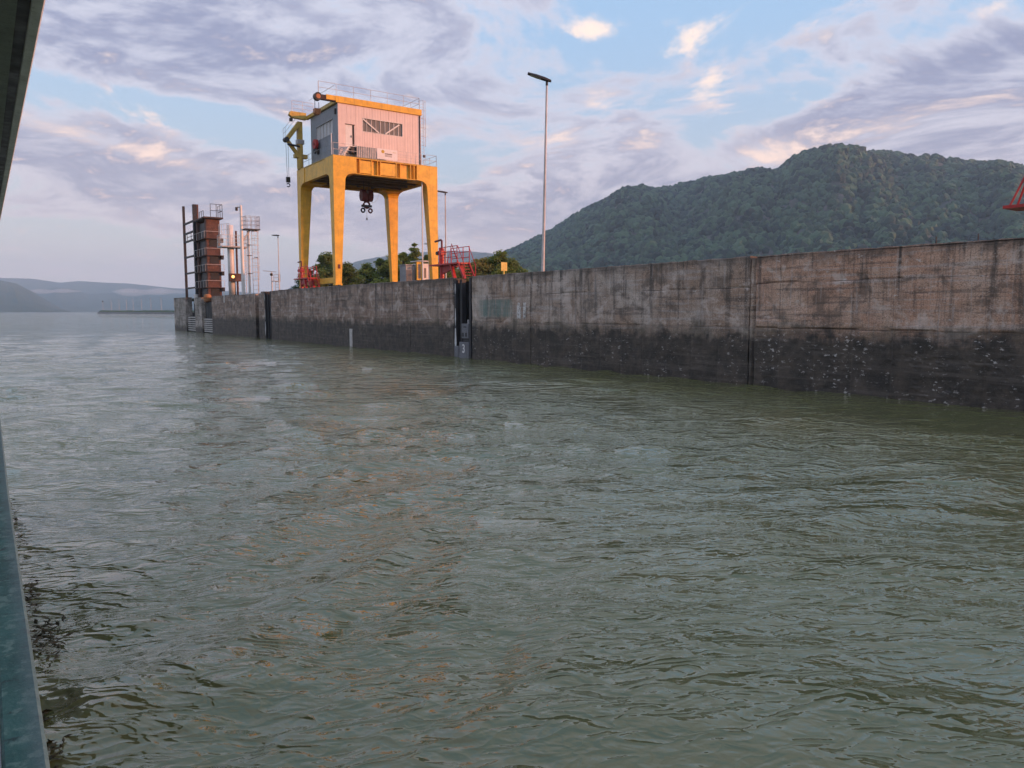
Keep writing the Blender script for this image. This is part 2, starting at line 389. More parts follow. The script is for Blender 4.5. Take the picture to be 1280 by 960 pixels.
# ------------------------------------------------------------------ mesh helpers
class MB:
    """collects shapes in world coordinates; build() links them as one mesh object under its parent"""
    def __init__(s): s.v = []; s.f = []
    def add(s, vs, fs):
        o = len(s.v); s.v += [tuple(map(float, v)) for v in vs]; s.f += [tuple(i + o for i in f) for f in fs]; return s
    def box(s, x0, x1, y0, y1, z0, z1):
        return s.loft([[(x0, y0, z0), (x1, y0, z0), (x1, y1, z0), (x0, y1, z0)], [(x0, y0, z1), (x1, y0, z1), (x1, y1, z1), (x0, y1, z1)]])
    def loft(s, rings, caps=True):
        n = len(rings[0]); vs = [p for r in rings for p in r]; fs = []
        for i in range(len(rings) - 1):
            for j in range(n):
                k = (j + 1) % n
                fs.append((i * n + j, i * n + k, (i + 1) * n + k, (i + 1) * n + j))
        if caps: fs.append(tuple(range(n - 1, -1, -1))); fs.append(tuple(range((len(rings) - 1) * n, len(rings) * n)))
        return s.add(vs, fs)
    def tube(s, pts, r, n=8, r1=None):
        pts = [Vector(p) for p in pts]; rings = []
        for i, p in enumerate(pts):
            a = pts[max(i - 1, 0)]; b = pts[min(i + 1, len(pts) - 1)]; d = (b - a).normalized()
            u = d.cross(Vector((0, 0, 1)) if abs(d.z) < 0.9 else Vector((1, 0, 0))).normalized(); w = d.cross(u)
            rr = r if r1 is None else r + (r1 - r) * i / (len(pts) - 1)
            rings.append([p + (u * math.cos(t) + w * math.sin(t)) * rr for t in [2 * math.pi * k / n for k in range(n)]])
        return s.loft(rings)
    def bar(s, p0, p1, w, h=None):
        """square bar between two points"""
        h = h or w; p0 = Vector(p0); p1 = Vector(p1); d = (p1 - p0).normalized()
        u = d.cross(Vector((0, 0, 1)) if abs(d.z) < 0.95 else Vector((0, 1, 0))).normalized(); v = u.cross(d)
        return s.loft([[q - u * w / 2 - v * h / 2, q + u * w / 2 - v * h / 2, q + u * w / 2 + v * h / 2, q - u * w / 2 + v * h / 2] for q in (p0, p1)])
    def prism(s, poly, axis, a, b):
        def P(q, t): return (t, q[0], q[1]) if axis == 'x' else ((q[0], t, q[1]) if axis == 'y' else (q[0], q[1], t))
        return s.loft([[P(q, a) for q in poly], [P(q, b) for q in poly]])
    def ring(s, c, R_, r, axis='x', n=20, m=6, a0=0, a1=2 * math.pi):
        pts = []
        for k in range(n + 1):
            t = a0 + (a1 - a0) * k / n; ca, sa = R_ * math.cos(t), R_ * math.sin(t)
            pts.append({'x': (c[0], c[1] + ca, c[2] + sa), 'y': (c[0] + ca, c[1], c[2] + sa), 'z': (c[0] + ca, c[1] + sa, c[2])}[axis])
        return s.tube(pts, r, m)
    def build(s, name, mat, parent=None, bevel=0.0, smooth=False):
        off = Vector((0, 0, 0)); q = parent
        while q is not None: off += q.location; q = q.parent
        me = bpy.data.meshes.new(name)
        me.from_pydata([(v[0] - off.x, v[1] - off.y, v[2] - off.z) for v in s.v], [], s.f); me.update()
        me.materials.append(MATS[mat])
        o = bpy.data.objects.new(name, me); COL.objects.link(o)
        if parent is not None: o.parent = parent
        if smooth: me.shade_smooth() if hasattr(me, 'shade_smooth') else None
        if bevel:
            b = o.modifiers.new('bevel', 'BEVEL'); b.width = bevel; b.segments = 2; b.limit_method = 'ANGLE'; b.angle_limit = R(40)
        return o


def tag(o, label, cat=None, group=None, kind=None):
    if label: o['label'] = label
    if cat: o['category'] = cat
    if group: o['group'] = group
    if kind: o['kind'] = kind
    return o


def thing(name, loc, label, cat, group=None):
    o = bpy.data.objects.new(name, None); COL.objects.link(o); o.location = loc; o.empty_display_size = 0.5
    return tag(o, label, cat, group)


def box(name, mat, parent, x0, x1, y0, y1, z0, z1, bevel=0.0):
    return MB().box(x0, x1, y0, y1, z0, z1).build(name, mat, parent, bevel)


def np_mesh(name, verts, faces, mat, parent=None, smooth=True):
    me = bpy.data.meshes.new(name)
    nv, nf, k = len(verts), len(faces), faces.shape[1]
    me.vertices.add(nv); me.vertices.foreach_set('co', np.ascontiguousarray(verts, dtype=np.float32).ravel())
    me.loops.add(nf * k); me.loops.foreach_set('vertex_index', np.ascontiguousarray(faces, dtype=np.int32).ravel())
    me.polygons.add(nf); me.polygons.foreach_set('loop_start', np.arange(0, nf * k, k, dtype=np.int32))
    me.polygons.foreach_set('use_smooth', np.full(nf, smooth, dtype=bool))
    me.update(calc_edges=True); me.validate()
    me.materials.append(MATS[mat])
    o = bpy.data.objects.new(name, me); COL.objects.link(o)
    if parent is not None: o.parent = parent
    return o


def grid_faces(nu, nv):
    i = np.arange(nu - 1)[:, None] * nv + np.arange(nv - 1)[None, :]
    i = i.ravel()
    return np.stack([i, i + nv, i + nv + 1, i + 1], 1)


_tab = rng.random((256, 256))
def vnoise(x, y):
    xi = np.floor(x).astype(int); yi = np.floor(y).astype(int); fx = x - xi; fy = y - yi
    fx = fx * fx * (3 - 2 * fx); fy = fy * fy * (3 - 2 * fy)
    t = lambda a, b: _tab[a & 255, b & 255]
    return (t(xi, yi) * (1 - fx) + t(xi + 1, yi) * fx) * (1 - fy) + (t(xi, yi + 1) * (1 - fx) + t(xi + 1, yi + 1) * fx) * fy
def fbm(x, y, o=5, g=0.5):
    a, s, t = 1.0, 0.0, 0.0
    for k in range(o):
        s = s + a * vnoise(x * 2 ** k + 17.3 * k, y * 2 ** k + 9.1 * k); t += a; a *= g
    return s / t
def sstep(x, a, b):
    t = np.clip((x - a) / (b - a), 0, 1); return t * t * (3 - 2 * t)


# ------------------------------------------------------------------ water and ground
def make_water():
    r = [0.25]
    while r[-1] < 7300: r.append(r[-1] + max(0.035, 0.0085 * r[-1]))
    r = np.array(r)
    head = math.pi / 2 - YAW
    fine = np.arange(R(-44), R(44), R(0.17))
    coarse = np.concatenate([np.linspace(R(44), R(316), 70)])
    th = np.concatenate([fine, coarse])
    RR, TH = np.meshgrid(r, th, indexing='ij')
    X = RR * np.cos(head + TH); Y = RR * np.sin(head + TH)
    dr = np.maximum(np.maximum(0.035, 0.0085 * RR), 0.003 * RR)
    Z = np.zeros_like(X)
    wr = np.random.default_rng(3)
    n = 46
    lam = np.exp(wr.uniform(math.log(0.40), math.log(4.8), n))
    near = RR < 900
    ridx = np.where(r < 900)[0]; m = ridx[-1] + 1
    Xn, Yn, Dn = X[:m], Y[:m], dr[:m]
    wx = Xn + 1.1 * (fbm(Xn * 0.16, Yn * 0.16, 3) - 0.5) * 4; wy = Yn + 1.1 * (fbm(Xn * 0.16 + 40, Yn * 0.16, 3) - 0.5) * 4
    pat = 0.35 + 0.9 * sstep(fbm(Xn * 0.11 + 5, Yn * 0.11 + 9, 3), 0.34, 0.62)
    Zn = np.zeros_like(Xn)
    for i in range(n):
        L = lam[i]; a = head + R(12) + wr.normal(0, R(30)); k = 2 * math.pi / L
        A = 0.0042 * L ** 0.95 * wr.uniform(0.5, 1.4)
        w = np.clip((L / Dn - 3.0) / 3.0, 0, 1)
        s = np.sin(k * (math.cos(a) * wx + math.sin(a) * wy) + wr.uniform(0, 6.28))
        s = s + 0.25 * (s * s - 0.5)
        Zn += A * w * s * (pat if L < 1.6 else 1.0)
    Z[:m] = Zn
    cols = len(th)
    f = grid_faces(len(r), cols)
    # close the ring round the viewer
    i = np.arange(len(r) - 1) * cols
    f = np.concatenate([f, np.stack([i + cols - 1, i + 2 * cols - 1, i + cols, i], 1)])
    V = np.stack([X, Y, Z], -1).reshape(-1, 3)
    o = np_mesh('river_water', V, f[:, ::-1].copy(), 'river_water')
    if o.data.polygons[10].normal.z < 0: o.data.flip_normals()
    o['kind'] = 'structure'
    return o
make_water()

gp = [(28.6, -400), (28.6, 141), (33, 142), (1400, 5600), (6500, 5600), (6500, -400)]
o = MB().prism(gp, 'z', 4.9, 5.3).build('ground', 'grass_ground'); o['kind'] = 'structure'


# ------------------------------------------------------------------ hills
def ray_pt(px, py, D):
    """a place D metres ahead, seen towards (px, py): used once to read distances off a map of the valley"""
    c, s = math.cos(PITCH), math.sin(PITCH)
    fw = np.array([math.sin(YAW) * c, math.cos(YAW) * c, -s]); rt = np.array([math.cos(YAW), -math.sin(YAW), 0]); up = np.cross(rt, fw)
    return np.array([0, 0, 3.2]) + (fw * 961 + rt * (px - 640) + up * (480 - py)) * D / 961


def hill(name, ridge, Ds, foot, base_z, mat, back=700, seed=0, rough=1.0, nu=240, nv=90):
    """ridge: silhouette points; Ds: distance of ridge points; foot: distance of the foot. Returns the ground function grid."""
    pts = np.array([ray_pt(px, py, D) for (px, py), D in zip(ridge, Ds)])
    d = np.concatenate([[0], np.cumsum(np.linalg.norm(np.diff(pts[:, :2], axis=0), axis=1))])
    u = np.linspace(0, d[-1], nu)
    rx, ry, rz = [np.interp(u, d, pts[:, k]) for k in range(3)]
    fd = np.hypot(rx, ry)
    v = np.concatenate([np.linspace(0, 1, nv), 1 + np.linspace(0.06, 1, nv // 4)])
    U, Vv = np.meshgrid(np.arange(nu), v, indexing='ij')
    k = foot / fd[U]
    t = np.clip(Vv, 0, 1)
    s = np.where(Vv <= 1, k + (1 - k) * t, 1 + (Vv - 1) * back / fd[U])
    X = rx[U] * s; Y = ry[U] * s
    prof = 0.30 * t + 0.70 * sstep(t, 0, 1.06)
    Hh = (rz[U] - base_z)
    bk = np.clip(1 - (Vv - 1), 0, 1) ; bk = np.where(Vv > 1, bk * bk * (3 - 2 * bk), 1)
    lat = u[U] / 150.0 + seed * 3.7
    gul = fbm(lat + 0.25 * t, t * 1.3 + seed, 5, 0.55) - 0.5
    env = 4 * t * (1 - t)
    Z = base_z + Hh * prof * bk + rough * Hh * 0.55 * gul * env * 0.9 + rough * (fbm(X / 60, Y / 60, 4) - 0.5) * 14 * np.clip(env, 0, 1)
    V = np.stack([X, Y, Z], -1)
    o = np_mesh(name, V.reshape(-1, 3), grid_faces(*X.shape), mat)
    o['kind'] = 'structure'
    return V


def crown_variant(name, seed, sub=2):
    import bmesh
    bm = bmesh.new(); bmesh.ops.create_icosphere(bm, subdivisions=sub, radius=1.0)
    r2 = np.random.default_rng(seed); ph = r2.uniform(0, 6, (6, 3)); fr = r2.uniform(1.6, 4.6, (6, 3))
    for v in bm.verts:
        c = np.array(v.co); k = 1 + 0.16 * sum(math.sin(float(fr[i] @ c + ph[i, 0])) for i in range(6)) / 1.7 + r2.uniform(-0.11, 0.11)
        v.co = Vector(c * k); v.co.z *= 1.05
        if v.co.z < -0.55: v.co.z = -0.55
    me = bpy.data.meshes.new(name); bm.to_mesh(me); bm.free(); me.materials.append(MATS['forest_leaf'])
    return me


def forest_on(V, name, label, spacing, size, keep=None):
    """woodland: one mass of crowns scattered over the hillside, placed by geometry nodes"""
    r2 = np.random.default_rng(11)
    nu, nv = V.shape[:2]
    A = V[:-1, :-1].reshape(-1, 3); B = V[1:, :-1].reshape(-1, 3); C = V[1:, 1:].reshape(-1, 3); D = V[:-1, 1:].reshape(-1, 3)
    area = np.linalg.norm(np.cross(B - A, D - A), axis=1)
    cnt = r2.poisson(area / spacing ** 2)
    idx = np.repeat(np.arange(len(A)), cnt); a = r2.random(len(idx))[:, None]; b = r2.random(len(idx))[:, None]
    P = A[idx] * (1 - a) * (1 - b) + B[idx] * a * (1 - b) + C[idx] * a * b + D[idx] * (1 - a) * b
    if keep is not None: P = P[keep(P, r2)]
    n = len(P)
    sc = size * (0.45 + 1.0 * r2.random(n) ** 1.8) * (0.75 + 0.5 * fbm(P[:, 0] / 45, P[:, 1] / 45, 3))
    P = P.copy(); P[:, 2] += sc * 0.35
    me = bpy.data.meshes.new(name); me.vertices.add(n); me.vertices.foreach_set('co', P.astype(np.float32).ravel())
    at = me.attributes.new('size', 'FLOAT', 'POINT'); at.data.foreach_set('value', sc.astype(np.float32))
    at = me.attributes.new('turn', 'FLOAT', 'POINT'); at.data.foreach_set('value', (r2.random(n) * 6.283).astype(np.float32))
    at = me.attributes.new('pick', 'INT', 'POINT'); at.data.foreach_set('value', r2.integers(0, 5, n).astype(np.int32))
    o = bpy.data.objects.new(name, me); COL.objects.link(o); me.materials.append(MATS['forest_leaf'])
    tag(o, label, 'forest', kind='stuff')
    src = bpy.data.collections.new('crown_shapes')
    for k in range(5):
        src.objects.link(bpy.data.objects.new('crown_shape', crown_variant('crown_shape', 40 + k)))
    ng = bpy.data.node_groups.new('woodland', 'GeometryNodeTree')
    ng.interface.new_socket('Geometry', in_out='INPUT', socket_type='NodeSocketGeometry')
    ng.interface.new_socket('Geometry', in_out='OUTPUT', socket_type='NodeSocketGeometry')
    N = ng.nodes; L = ng.links
    gi = N.new('NodeGroupInput'); go = N.new('NodeGroupOutput'); ip = N.new('GeometryNodeInstanceOnPoints')
    ci = N.new('GeometryNodeCollectionInfo'); ci.inputs[0].default_value = src; ci.inputs['Separate Children'].default_value = True; ci.inputs['Reset Children'].default_value = True
    def attr(nm, ty):
        q = N.new('GeometryNodeInputNamedAttribute'); q.data_type = ty; q.inputs[0].default_value = nm; return q.outputs[0]
    L.new(gi.outputs[0], ip.inputs['Points']); L.new(ci.outputs[0], ip.inputs['Instance'])
    ip.inputs['Pick Instance'].default_value = True
    L.new(attr('pick', 'INT'), ip.inputs['Instance Index'])
    cx = N.new('ShaderNodeCombineXYZ'); L.new(attr('turn', 'FLOAT'), cx.inputs[2]); L.new(cx.outputs[0], ip.inputs['Rotation'])
    L.new(attr('size', 'FLOAT'), ip.inputs['Scale']); L.new(ip.outputs[0], go.inputs[0])
    md = o.modifiers.new('woodland', 'NODES'); md.node_group = ng
    return o


main_ridge = [(500, 386), (560, 352), (600, 330), (640, 312), (680, 292), (720, 268), (760, 248), (775, 242), (830, 232), (880, 222), (930, 219), (968, 219),
              (990, 205), (1010, 194), (1028, 188), (1060, 189), (1110, 190), (1170, 197), (1280, 208), (1400, 218), (1600, 230), (1900, 260)]
main_ridge = [(x, y + 4) for x, y in main_ridge]
Dm = [2050, 2000, 1950, 1900, 1850, 1800, 1750, 1740, 1700, 1680, 1660, 1650, 1600, 1580, 1570, 1560, 1550, 1540, 1500, 1420, 1300, 1150]
Vh = hill('hill', main_ridge, Dm, 640, 5.0, 'hill_rock', 500, seed=1, nu=300, nv=110)
def keep_main(P, r2):
    q = fbm(P[:, 0] / 80 + 3, P[:, 1] / 80, 4)
    return ~((q > 0.66) & (P[:, 2] > 150) & (r2.random(len(P)) < 0.75))
forest_on(Vh, 'forest', 'blue-green wooded slope of the big hill behind the wall', 8.0, 5.7, keep_main)

mid_ridge = [(340, 372), (380, 350), (400, 342), (431, 333), (450, 326), (480, 320), (520, 315), (560, 313), (582, 313), (610, 316), (640, 321), (700, 330), (800, 345)]
hill('hill_middle', mid_ridge, [4600] * 13, 3000, 3.0, 'far_forest', 900, seed=2)
near_left = [(-420, 300), (-260, 318), (-120, 334), (0, 350), (20, 354), (40, 364), (60, 376), (76, 385), (88, 389)]
hill('hill_shore', near_left, [3300, 3400, 3500, 3600, 3650, 3700, 3750, 3800, 3820], 2900, 0.0, 'far_forest', 900, seed=5, rough=0.6)
far1 = [(-500, 343), (-200, 345), (0, 347), (40, 348), (75, 353), (100, 351), (130, 353), (160, 354), (217, 360), (260, 362), (320, 366), (420, 372), (520, 380)]
hill('hill_far', far1, [6400] * 13, 5600, 0.0, 'far_forest', 400, seed=7, rough=0.5)
far2 = [(-200, 362), (0, 362), (40, 364), (70, 359), (92, 361), (110, 367), (140, 366), (180, 363), (217, 368), (280, 366), (340, 372), (430, 378)]
hill('hill_bank', far2, [5200] * 12, 4300, 0.0, 'far_forest', 600, seed=9, rough=0.5)


# ------------------------------------------------------------------ guide wall
WX, WZ = 27.3, 5.5
wall = thing('guide_wall', (WX, 60, 0), 'long weathered concrete guide wall standing in the river, dark below the waterline mark', 'wall')


def wall_block(y0, y1, z0, z1, mat, cell, rough=1.0, x=WX, depth=1.0, seed=0, edge=0.012):
    ny = max(3, int((y1 - y0) / cell)); nz = max(3, int((z1 - z0) / cell))
    ys = np.linspace(y0, y1, ny); zs = np.linspace(z0, z1, nz)
    Y, Z = np.meshgrid(ys, zs, indexing='ij')
    ed = np.minimum(np.minimum(Y - y0, y1 - Y), np.minimum(Z - z0, z1 - Z))
    n = fbm(Y * 1.3 + seed * 5.1, Z * 1.3, 5, 0.55); nb = fbm(Y * 0.35, Z * 5.0 + seed, 4); nf = fbm(Y * 5 + seed, Z * 7, 4)
    sp = sstep(fbm(Y * 0.8 + 11 + seed, Z * 2.0, 5, 0.6), 0.60, 0.66)
    bs_ = np.abs(((Y / 1.61) % 1.0) - 0.5) * 1.61
    X = x + rough * (0.035 * (n - 0.5) + 0.016 * (nb - 0.5) + 0.012 * (nf - 0.5) + 0.010 * sp) + 0.012 * rough * (bs_ < cell * 0.75)
    w = edge + 0.12 * rough * np.clip(n - 0.45, 0, 1)
    X = X + 0.035 * rough * sstep(fbm(Y * 0.7 + seed, Z * 0.7 + 3, 4), 0.45, 0.62) * np.clip(1 - ed / np.maximum(w, 1e-3), 0, 1) ** 1.5
    X[:, -1] += 0.0
    front = np.stack([X, Y, Z], -1)
    # returns on all four sides
    back = np.full_like(X, x + depth)
    per = [(i, 0) for i in range(ny)] + [(ny - 1, j) for j in range(1, nz)] + [(i, nz - 1) for i in range(ny - 2, -1, -1)] + [(0, j) for j in range(nz - 2, 0, -1)]
    V = front.reshape(-1, 3); F = grid_faces(ny, nz)
    pi = np.array([i * nz + j for i, j in per])
    bv = V[pi].copy(); bv[:, 0] = x + depth
    o = len(V); m = len(pi); k = np.arange(m); kn = (k + 1) % m
    F2 = np.stack([pi[k], o + k, o + kn, pi[kn]], 1)
    V = np.concatenate([V, bv])
    V = V - np.array(wall.location)
    return np_mesh('concrete_block', V, np.concatenate([F, F2]), mat, wall, smooth=False)


def wall_run(y0, y1, mat, cell, rough, seed, top=WZ, lifts=(2.52, 4.08)):
    zs = [-1.0, *lifts, top]
    for k in range(3):
        g0 = 0.004 if k else 0
        wall_block(y0 + 0.03, y1 - 0.03, zs[k] + g0, zs[k + 1] - 0.004, mat, cell, rough * (1.0 if k else 0.8), seed=seed * 3 + k)


wall_run(-42.7, -26.6, 'concrete_warm', 0.4, 1.0, 1, lifts=(2.5, 4.38))
wall_run(-26.6, -10.6, 'concrete_warm', 0.4, 1.0, 2, lifts=(2.5, 4.38))
wall_run(-10.6, 5.4, 'concrete_warm', 0.16, 1.4, 3, lifts=(2.5, 4.38))
wall_run(5.4, 21.40, 'concrete_warm', 0.065, 1.6, 4, lifts=(2.5, 4.38))
wall_run(21.66, 37.75, 'concrete_grey', 0.075, 1.0, 5, lifts=(2.5, 4.22))
wall_run(37.75, 44.55, 'concrete_grey', 0.085, 0.7, 6)
wall_run(46.95, 53.65, 'concrete_brown', 0.1, 0.6, 7)
wall_run(53.65, 69.75, 'concrete_brown', 0.14, 0.6, 8)
wall_run(69.75, 85.8, 'concrete_brown', 0.18, 0.6, 9)
wall_run(85.8, 88.4, 'concrete_brown', 0.2, 0.5, 10)
wall_run(90.9, 92.3, 'concrete_brown', 0.2, 0.5, 11)
wall_run(92.3, 93.2, 'concrete_brown', 0.2, 0.5, 12, top=5.3)
wall_run(94.5, 103.5, 'concrete_brown', 0.2, 0.5, 13, top=5.3)
wall_run(103.5, 116.0, 'concrete_brown', 0.2, 0.5, 14, top=5.35)
wall_run(122.2, 126.7, 'concrete_pale', 0.25, 0.6, 15, top=5.3, lifts=(1.6, 3.4))
wall_run(133.1, 142.4, 'concrete_pale', 0.25, 0.8, 16, top=5.45, lifts=(1.2, 3.4))
# body of the mole behind the facing, broken at the recesses
MB().box(28.35, 32.5, -42.7, 116, -1, 5.28).build('wall_core', 'recess_dark', wall)
MB().box(28.35, 33.5, 122.0, 142.2, -1, 3.0).box(30.5, 33.5, 116, 142.2, -1, 5.0).build('wall_core', 'recess_dark', wall)
# strip of mortar in the wide joint and the kerb along the top
MB().loft([[(WX + 0.13, 21.41, z), (WX + 0.012 + 0.012 * math.sin(z * 7) + 0.01 * math.sin(z * 23), 21.51 + 0.02 * math.sin(z * 5), z), (WX + 0.02, 21.63 + 0.02 * math.sin(z * 3.1) * math.sin(z * 11), z), (WX + 0.5, 21.62, z), (WX + 0.5, 21.42, z)] for z in np.linspace(-1, 5.46, 40)]).build('joint_strip', 'concrete_grey', wall)
for (a, b) in ((-10.6, 5.4), (5.4, 21.4), (21.66, 37.75), (37.75, 44.5), (47.0, 53.6), (53.65, 69.7), (69.75, 85.8)):
    k = MB(); n = int((b - a) / 0.35)
    ringz = []
    for i in range(n + 1):
        y = a + 0.03 + (b - a - 0.06) * i / n; e = random.uniform(-0.015, 0.03); e2 = random.uniform(-0.02, 0.02)
        ringz.append([(WX - 0.012 + e2, y, 5.492), (WX + 0.02 + e2, y, 5.535 + e), (WX + 0.55, y, 5.545), (WX + 0.55, y, 5.492)])
    k.loft(ringz).build('coping', 'concrete_grey' if a > 21 else 'concrete_warm', wall)
# timber-like fillers in the end recesses: rows of pale slats over dark
for (a, b, zt, mt) in ((126.8, 133.0, 2.35, 'lime_stain'), (116.1, 122.1, 2.1, 'lime_stain')):
    for i in range(7):
        z = 0.12 + i * (zt / 7); MB().box(WX + 0.25, WX + 0.6, a, b, z, z + 0.17).build('slat', mt, wall)
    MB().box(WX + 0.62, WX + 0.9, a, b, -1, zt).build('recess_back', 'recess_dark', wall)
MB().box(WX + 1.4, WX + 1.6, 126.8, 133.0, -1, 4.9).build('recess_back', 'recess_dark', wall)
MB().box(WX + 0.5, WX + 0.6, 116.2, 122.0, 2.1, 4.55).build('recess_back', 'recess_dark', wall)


def recess(y0, y1, stain):
    ym = (y0 + y1) / 2
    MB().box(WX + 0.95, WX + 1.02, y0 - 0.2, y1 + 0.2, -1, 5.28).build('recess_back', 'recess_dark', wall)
    # steel edge guides and the rubbing rail
    for yy in (y0 + 0.16, y1 - 0.16):
        MB().box(WX - 0.02, WX + 0.16, yy - 0.10, yy + 0.10, -1, 5.47).box(WX + 0.16, WX + 0.9, yy - 0.03, yy + 0.03, -1, 5.47).build('guide_rail', 'dark_steel', wall, 0.01)
    MB().box(WX + 0.2, WX + 0.5, y1 - 0.75, y1 - 0.45, -1, 5.4).build('guide_rail', 'dark_steel', wall)
    if stain:
        s = MB()
        for (z0, z1, w) in ((4.4, 5.1, 0.07), (2.2, 3.4, 0.08), (0.3, 2.0, 0.14)):
            s.loft([[(WX - 0.026, y1 - 0.20 - w * q, z), (WX - 0.026, y1 - 0.20 + w * q, z), (WX - 0.02, y1 - 0.20, z)] for z, q in ((z0, 0.2), (z0 * 0.6 + z1 * 0.4, 1), (z1, 0.5))])
        s.build('lime_run', 'white_mark', wall)


recess(44.6, 46.9, True)
recess(88.45, 90.85, True)


def text_mesh(txt, size, mat, parent, origin, name='lettering', depth=0.012):
    """flat painted lettering on a face that looks towards -X; reads along -Y"""
    cu = bpy.data.curves.new('lettering', 'FONT'); cu.body = txt; cu.size = size; cu.extrude = depth / 2; cu.offset = 0.012; cu.align_x = 'LEFT'
    t = bpy.data.objects.new('lettering', cu); COL.objects.link(t)
    dg = bpy.context.evaluated_depsgraph_get(); dg.update()
    me = bpy.data.meshes.new_from_object(t.evaluated_get(dg)); bpy.data.objects.remove(t)
    off = Vector((0, 0, 0)); q = parent
    while q is not None: off += q.location; q = q.parent
    M = Matrix(((0, 0, -1, origin[0] - off.x), (-1, 0, 0, origin[1] - off.y), (0, 1, 0, origin[2] - off.z), (0, 0, 0, 1)))
    me.transform(M); me.materials.clear(); me.materials.append(MATS[mat])
    o = bpy.data.objects.new(name, me); COL.objects.link(o); o.parent = parent
    return o


for i, (a, b) in enumerate((('.D', 'VI'), ('ED', 'IIE'), ('NE', 'M'), ('NE', 'M'))):
    z = 3.50 - i * 0.245
    text_mesh(a, 0.31, 'white_paint', wall, (WX - 0.03, 39.15, z)); text_mesh(b, 0.31, 'white_paint', wall, (WX - 0.03, 38.5, z))
# pale worn post cast in the wall
MB().box(WX - 0.05, WX + 0.04, 65.0, 65.6, -0.5, 1.62).build('gauge_strip', 'lime_stain', wall, 0.02)

# floating bollard in the recess
fb = thing('floating_bollard', (27.6, 45.6, 0), 'grey steel floating bollard marked 3 in the dark wall recess', 'bollard')
MB().box(27.22, 28.0, 44.86, 46.15, -0.4, 1.08).build('float_box', 'float_grey', fb, 0.04)
p = MB(); p.box(27.30, 27.9, 45.0, 45.95, 1.32, 2.35); p.build('bollard_head', 'float_grey', fb, 0.05)
for yy in (45.20, 45.62): MB().box(27.285, 27.36, yy, yy + 0.22, 1.45, 1.72).build('slot', 'ship_black', fb)
MB().box(27.285, 27.36, 45.3, 45.62, 2.08, 2.16).build('slot', 'ship_black', fb)
MB().box(27.42, 27.85, 45.1, 45.9, 1.05, 1.36).build('neck', 'dark_steel', fb)
MB().tube([(27.6, 45.45, 2.3), (27.6, 45.45, 2.62)], 0.09, 10).build('lifting_eye', 'galvanised', fb)
MB().box(27.24, 27.8, 46.25, 46.85, -0.3, 0.78).build('side_float', 'float_grey', fb, 0.04)
text_mesh('3', 0.82, 'white_paint', fb, (27.21, 45.72, 0.36), 'numeral')


# ------------------------------------------------------------------ shared builders
def railing(mb, pts, z0, h=1.1, rails=(0.55, 1.1), r=0.022, step=1.6):
    """posts and rails along a polyline of (x, y)"""
    for (a, b) in zip(pts[:-1], pts[1:]):
        a = Vector((*a, z0)); b = Vector((*b, z0)); L = (b - a).length; n = max(1, round(L / step))
        for i in range(n + 1):
            p = a.lerp(b, i / n); mb.tube([p, p + Vector((0, 0, h))], r, 6)
        for t in rails: mb.tube([a + Vector((0, 0, t)), b + Vector((0, 0, t))], r * 0.9, 6)
    return mb


def ladder(mb, x, y, z0, z1, w=0.45, axis='x', r=0.022, cage=0.0, step=0.35, face=-1):
    dx, dy = (w / 2, 0) if axis == 'x' else (0, w / 2)
    for s in (-1, 1): mb.tube([(x + s * dx, y + s * dy, z0), (x + s * dx, y + s * dy, z1)], r, 6)
    z = z0 + 0.2
    while z < z1: mb.tube([(x - dx, y - dy, z), (x + dx, y + dy, z)], r * 0.7, 5); z += step
    if cage:
        z = z0 + 2.2
        while z <= z1 + 0.05:
            pts = []
            for k in range(9):
                t = math.pi * k / 8; a = math.cos(t) * (w / 2 + 0.12); b = math.sin(t) * cage * face
                pts.append((x + a, y + b, z) if axis == 'x' else (x + b, y + a, z))
            mb.tube(pts, r * 0.8, 5); z += 0.9
        for k in (1, 3, 5, 7):
            t = math.pi * k / 8; a = math.cos(t) * (w / 2 + 0.12); b = math.sin(t) * cage * face
            q = (x + a, y + b) if axis == 'x' else (x + b, y + a)
            mb.tube([(*q, z0 + 2.2), (*q, z1)], r * 0.6, 5)
    return mb


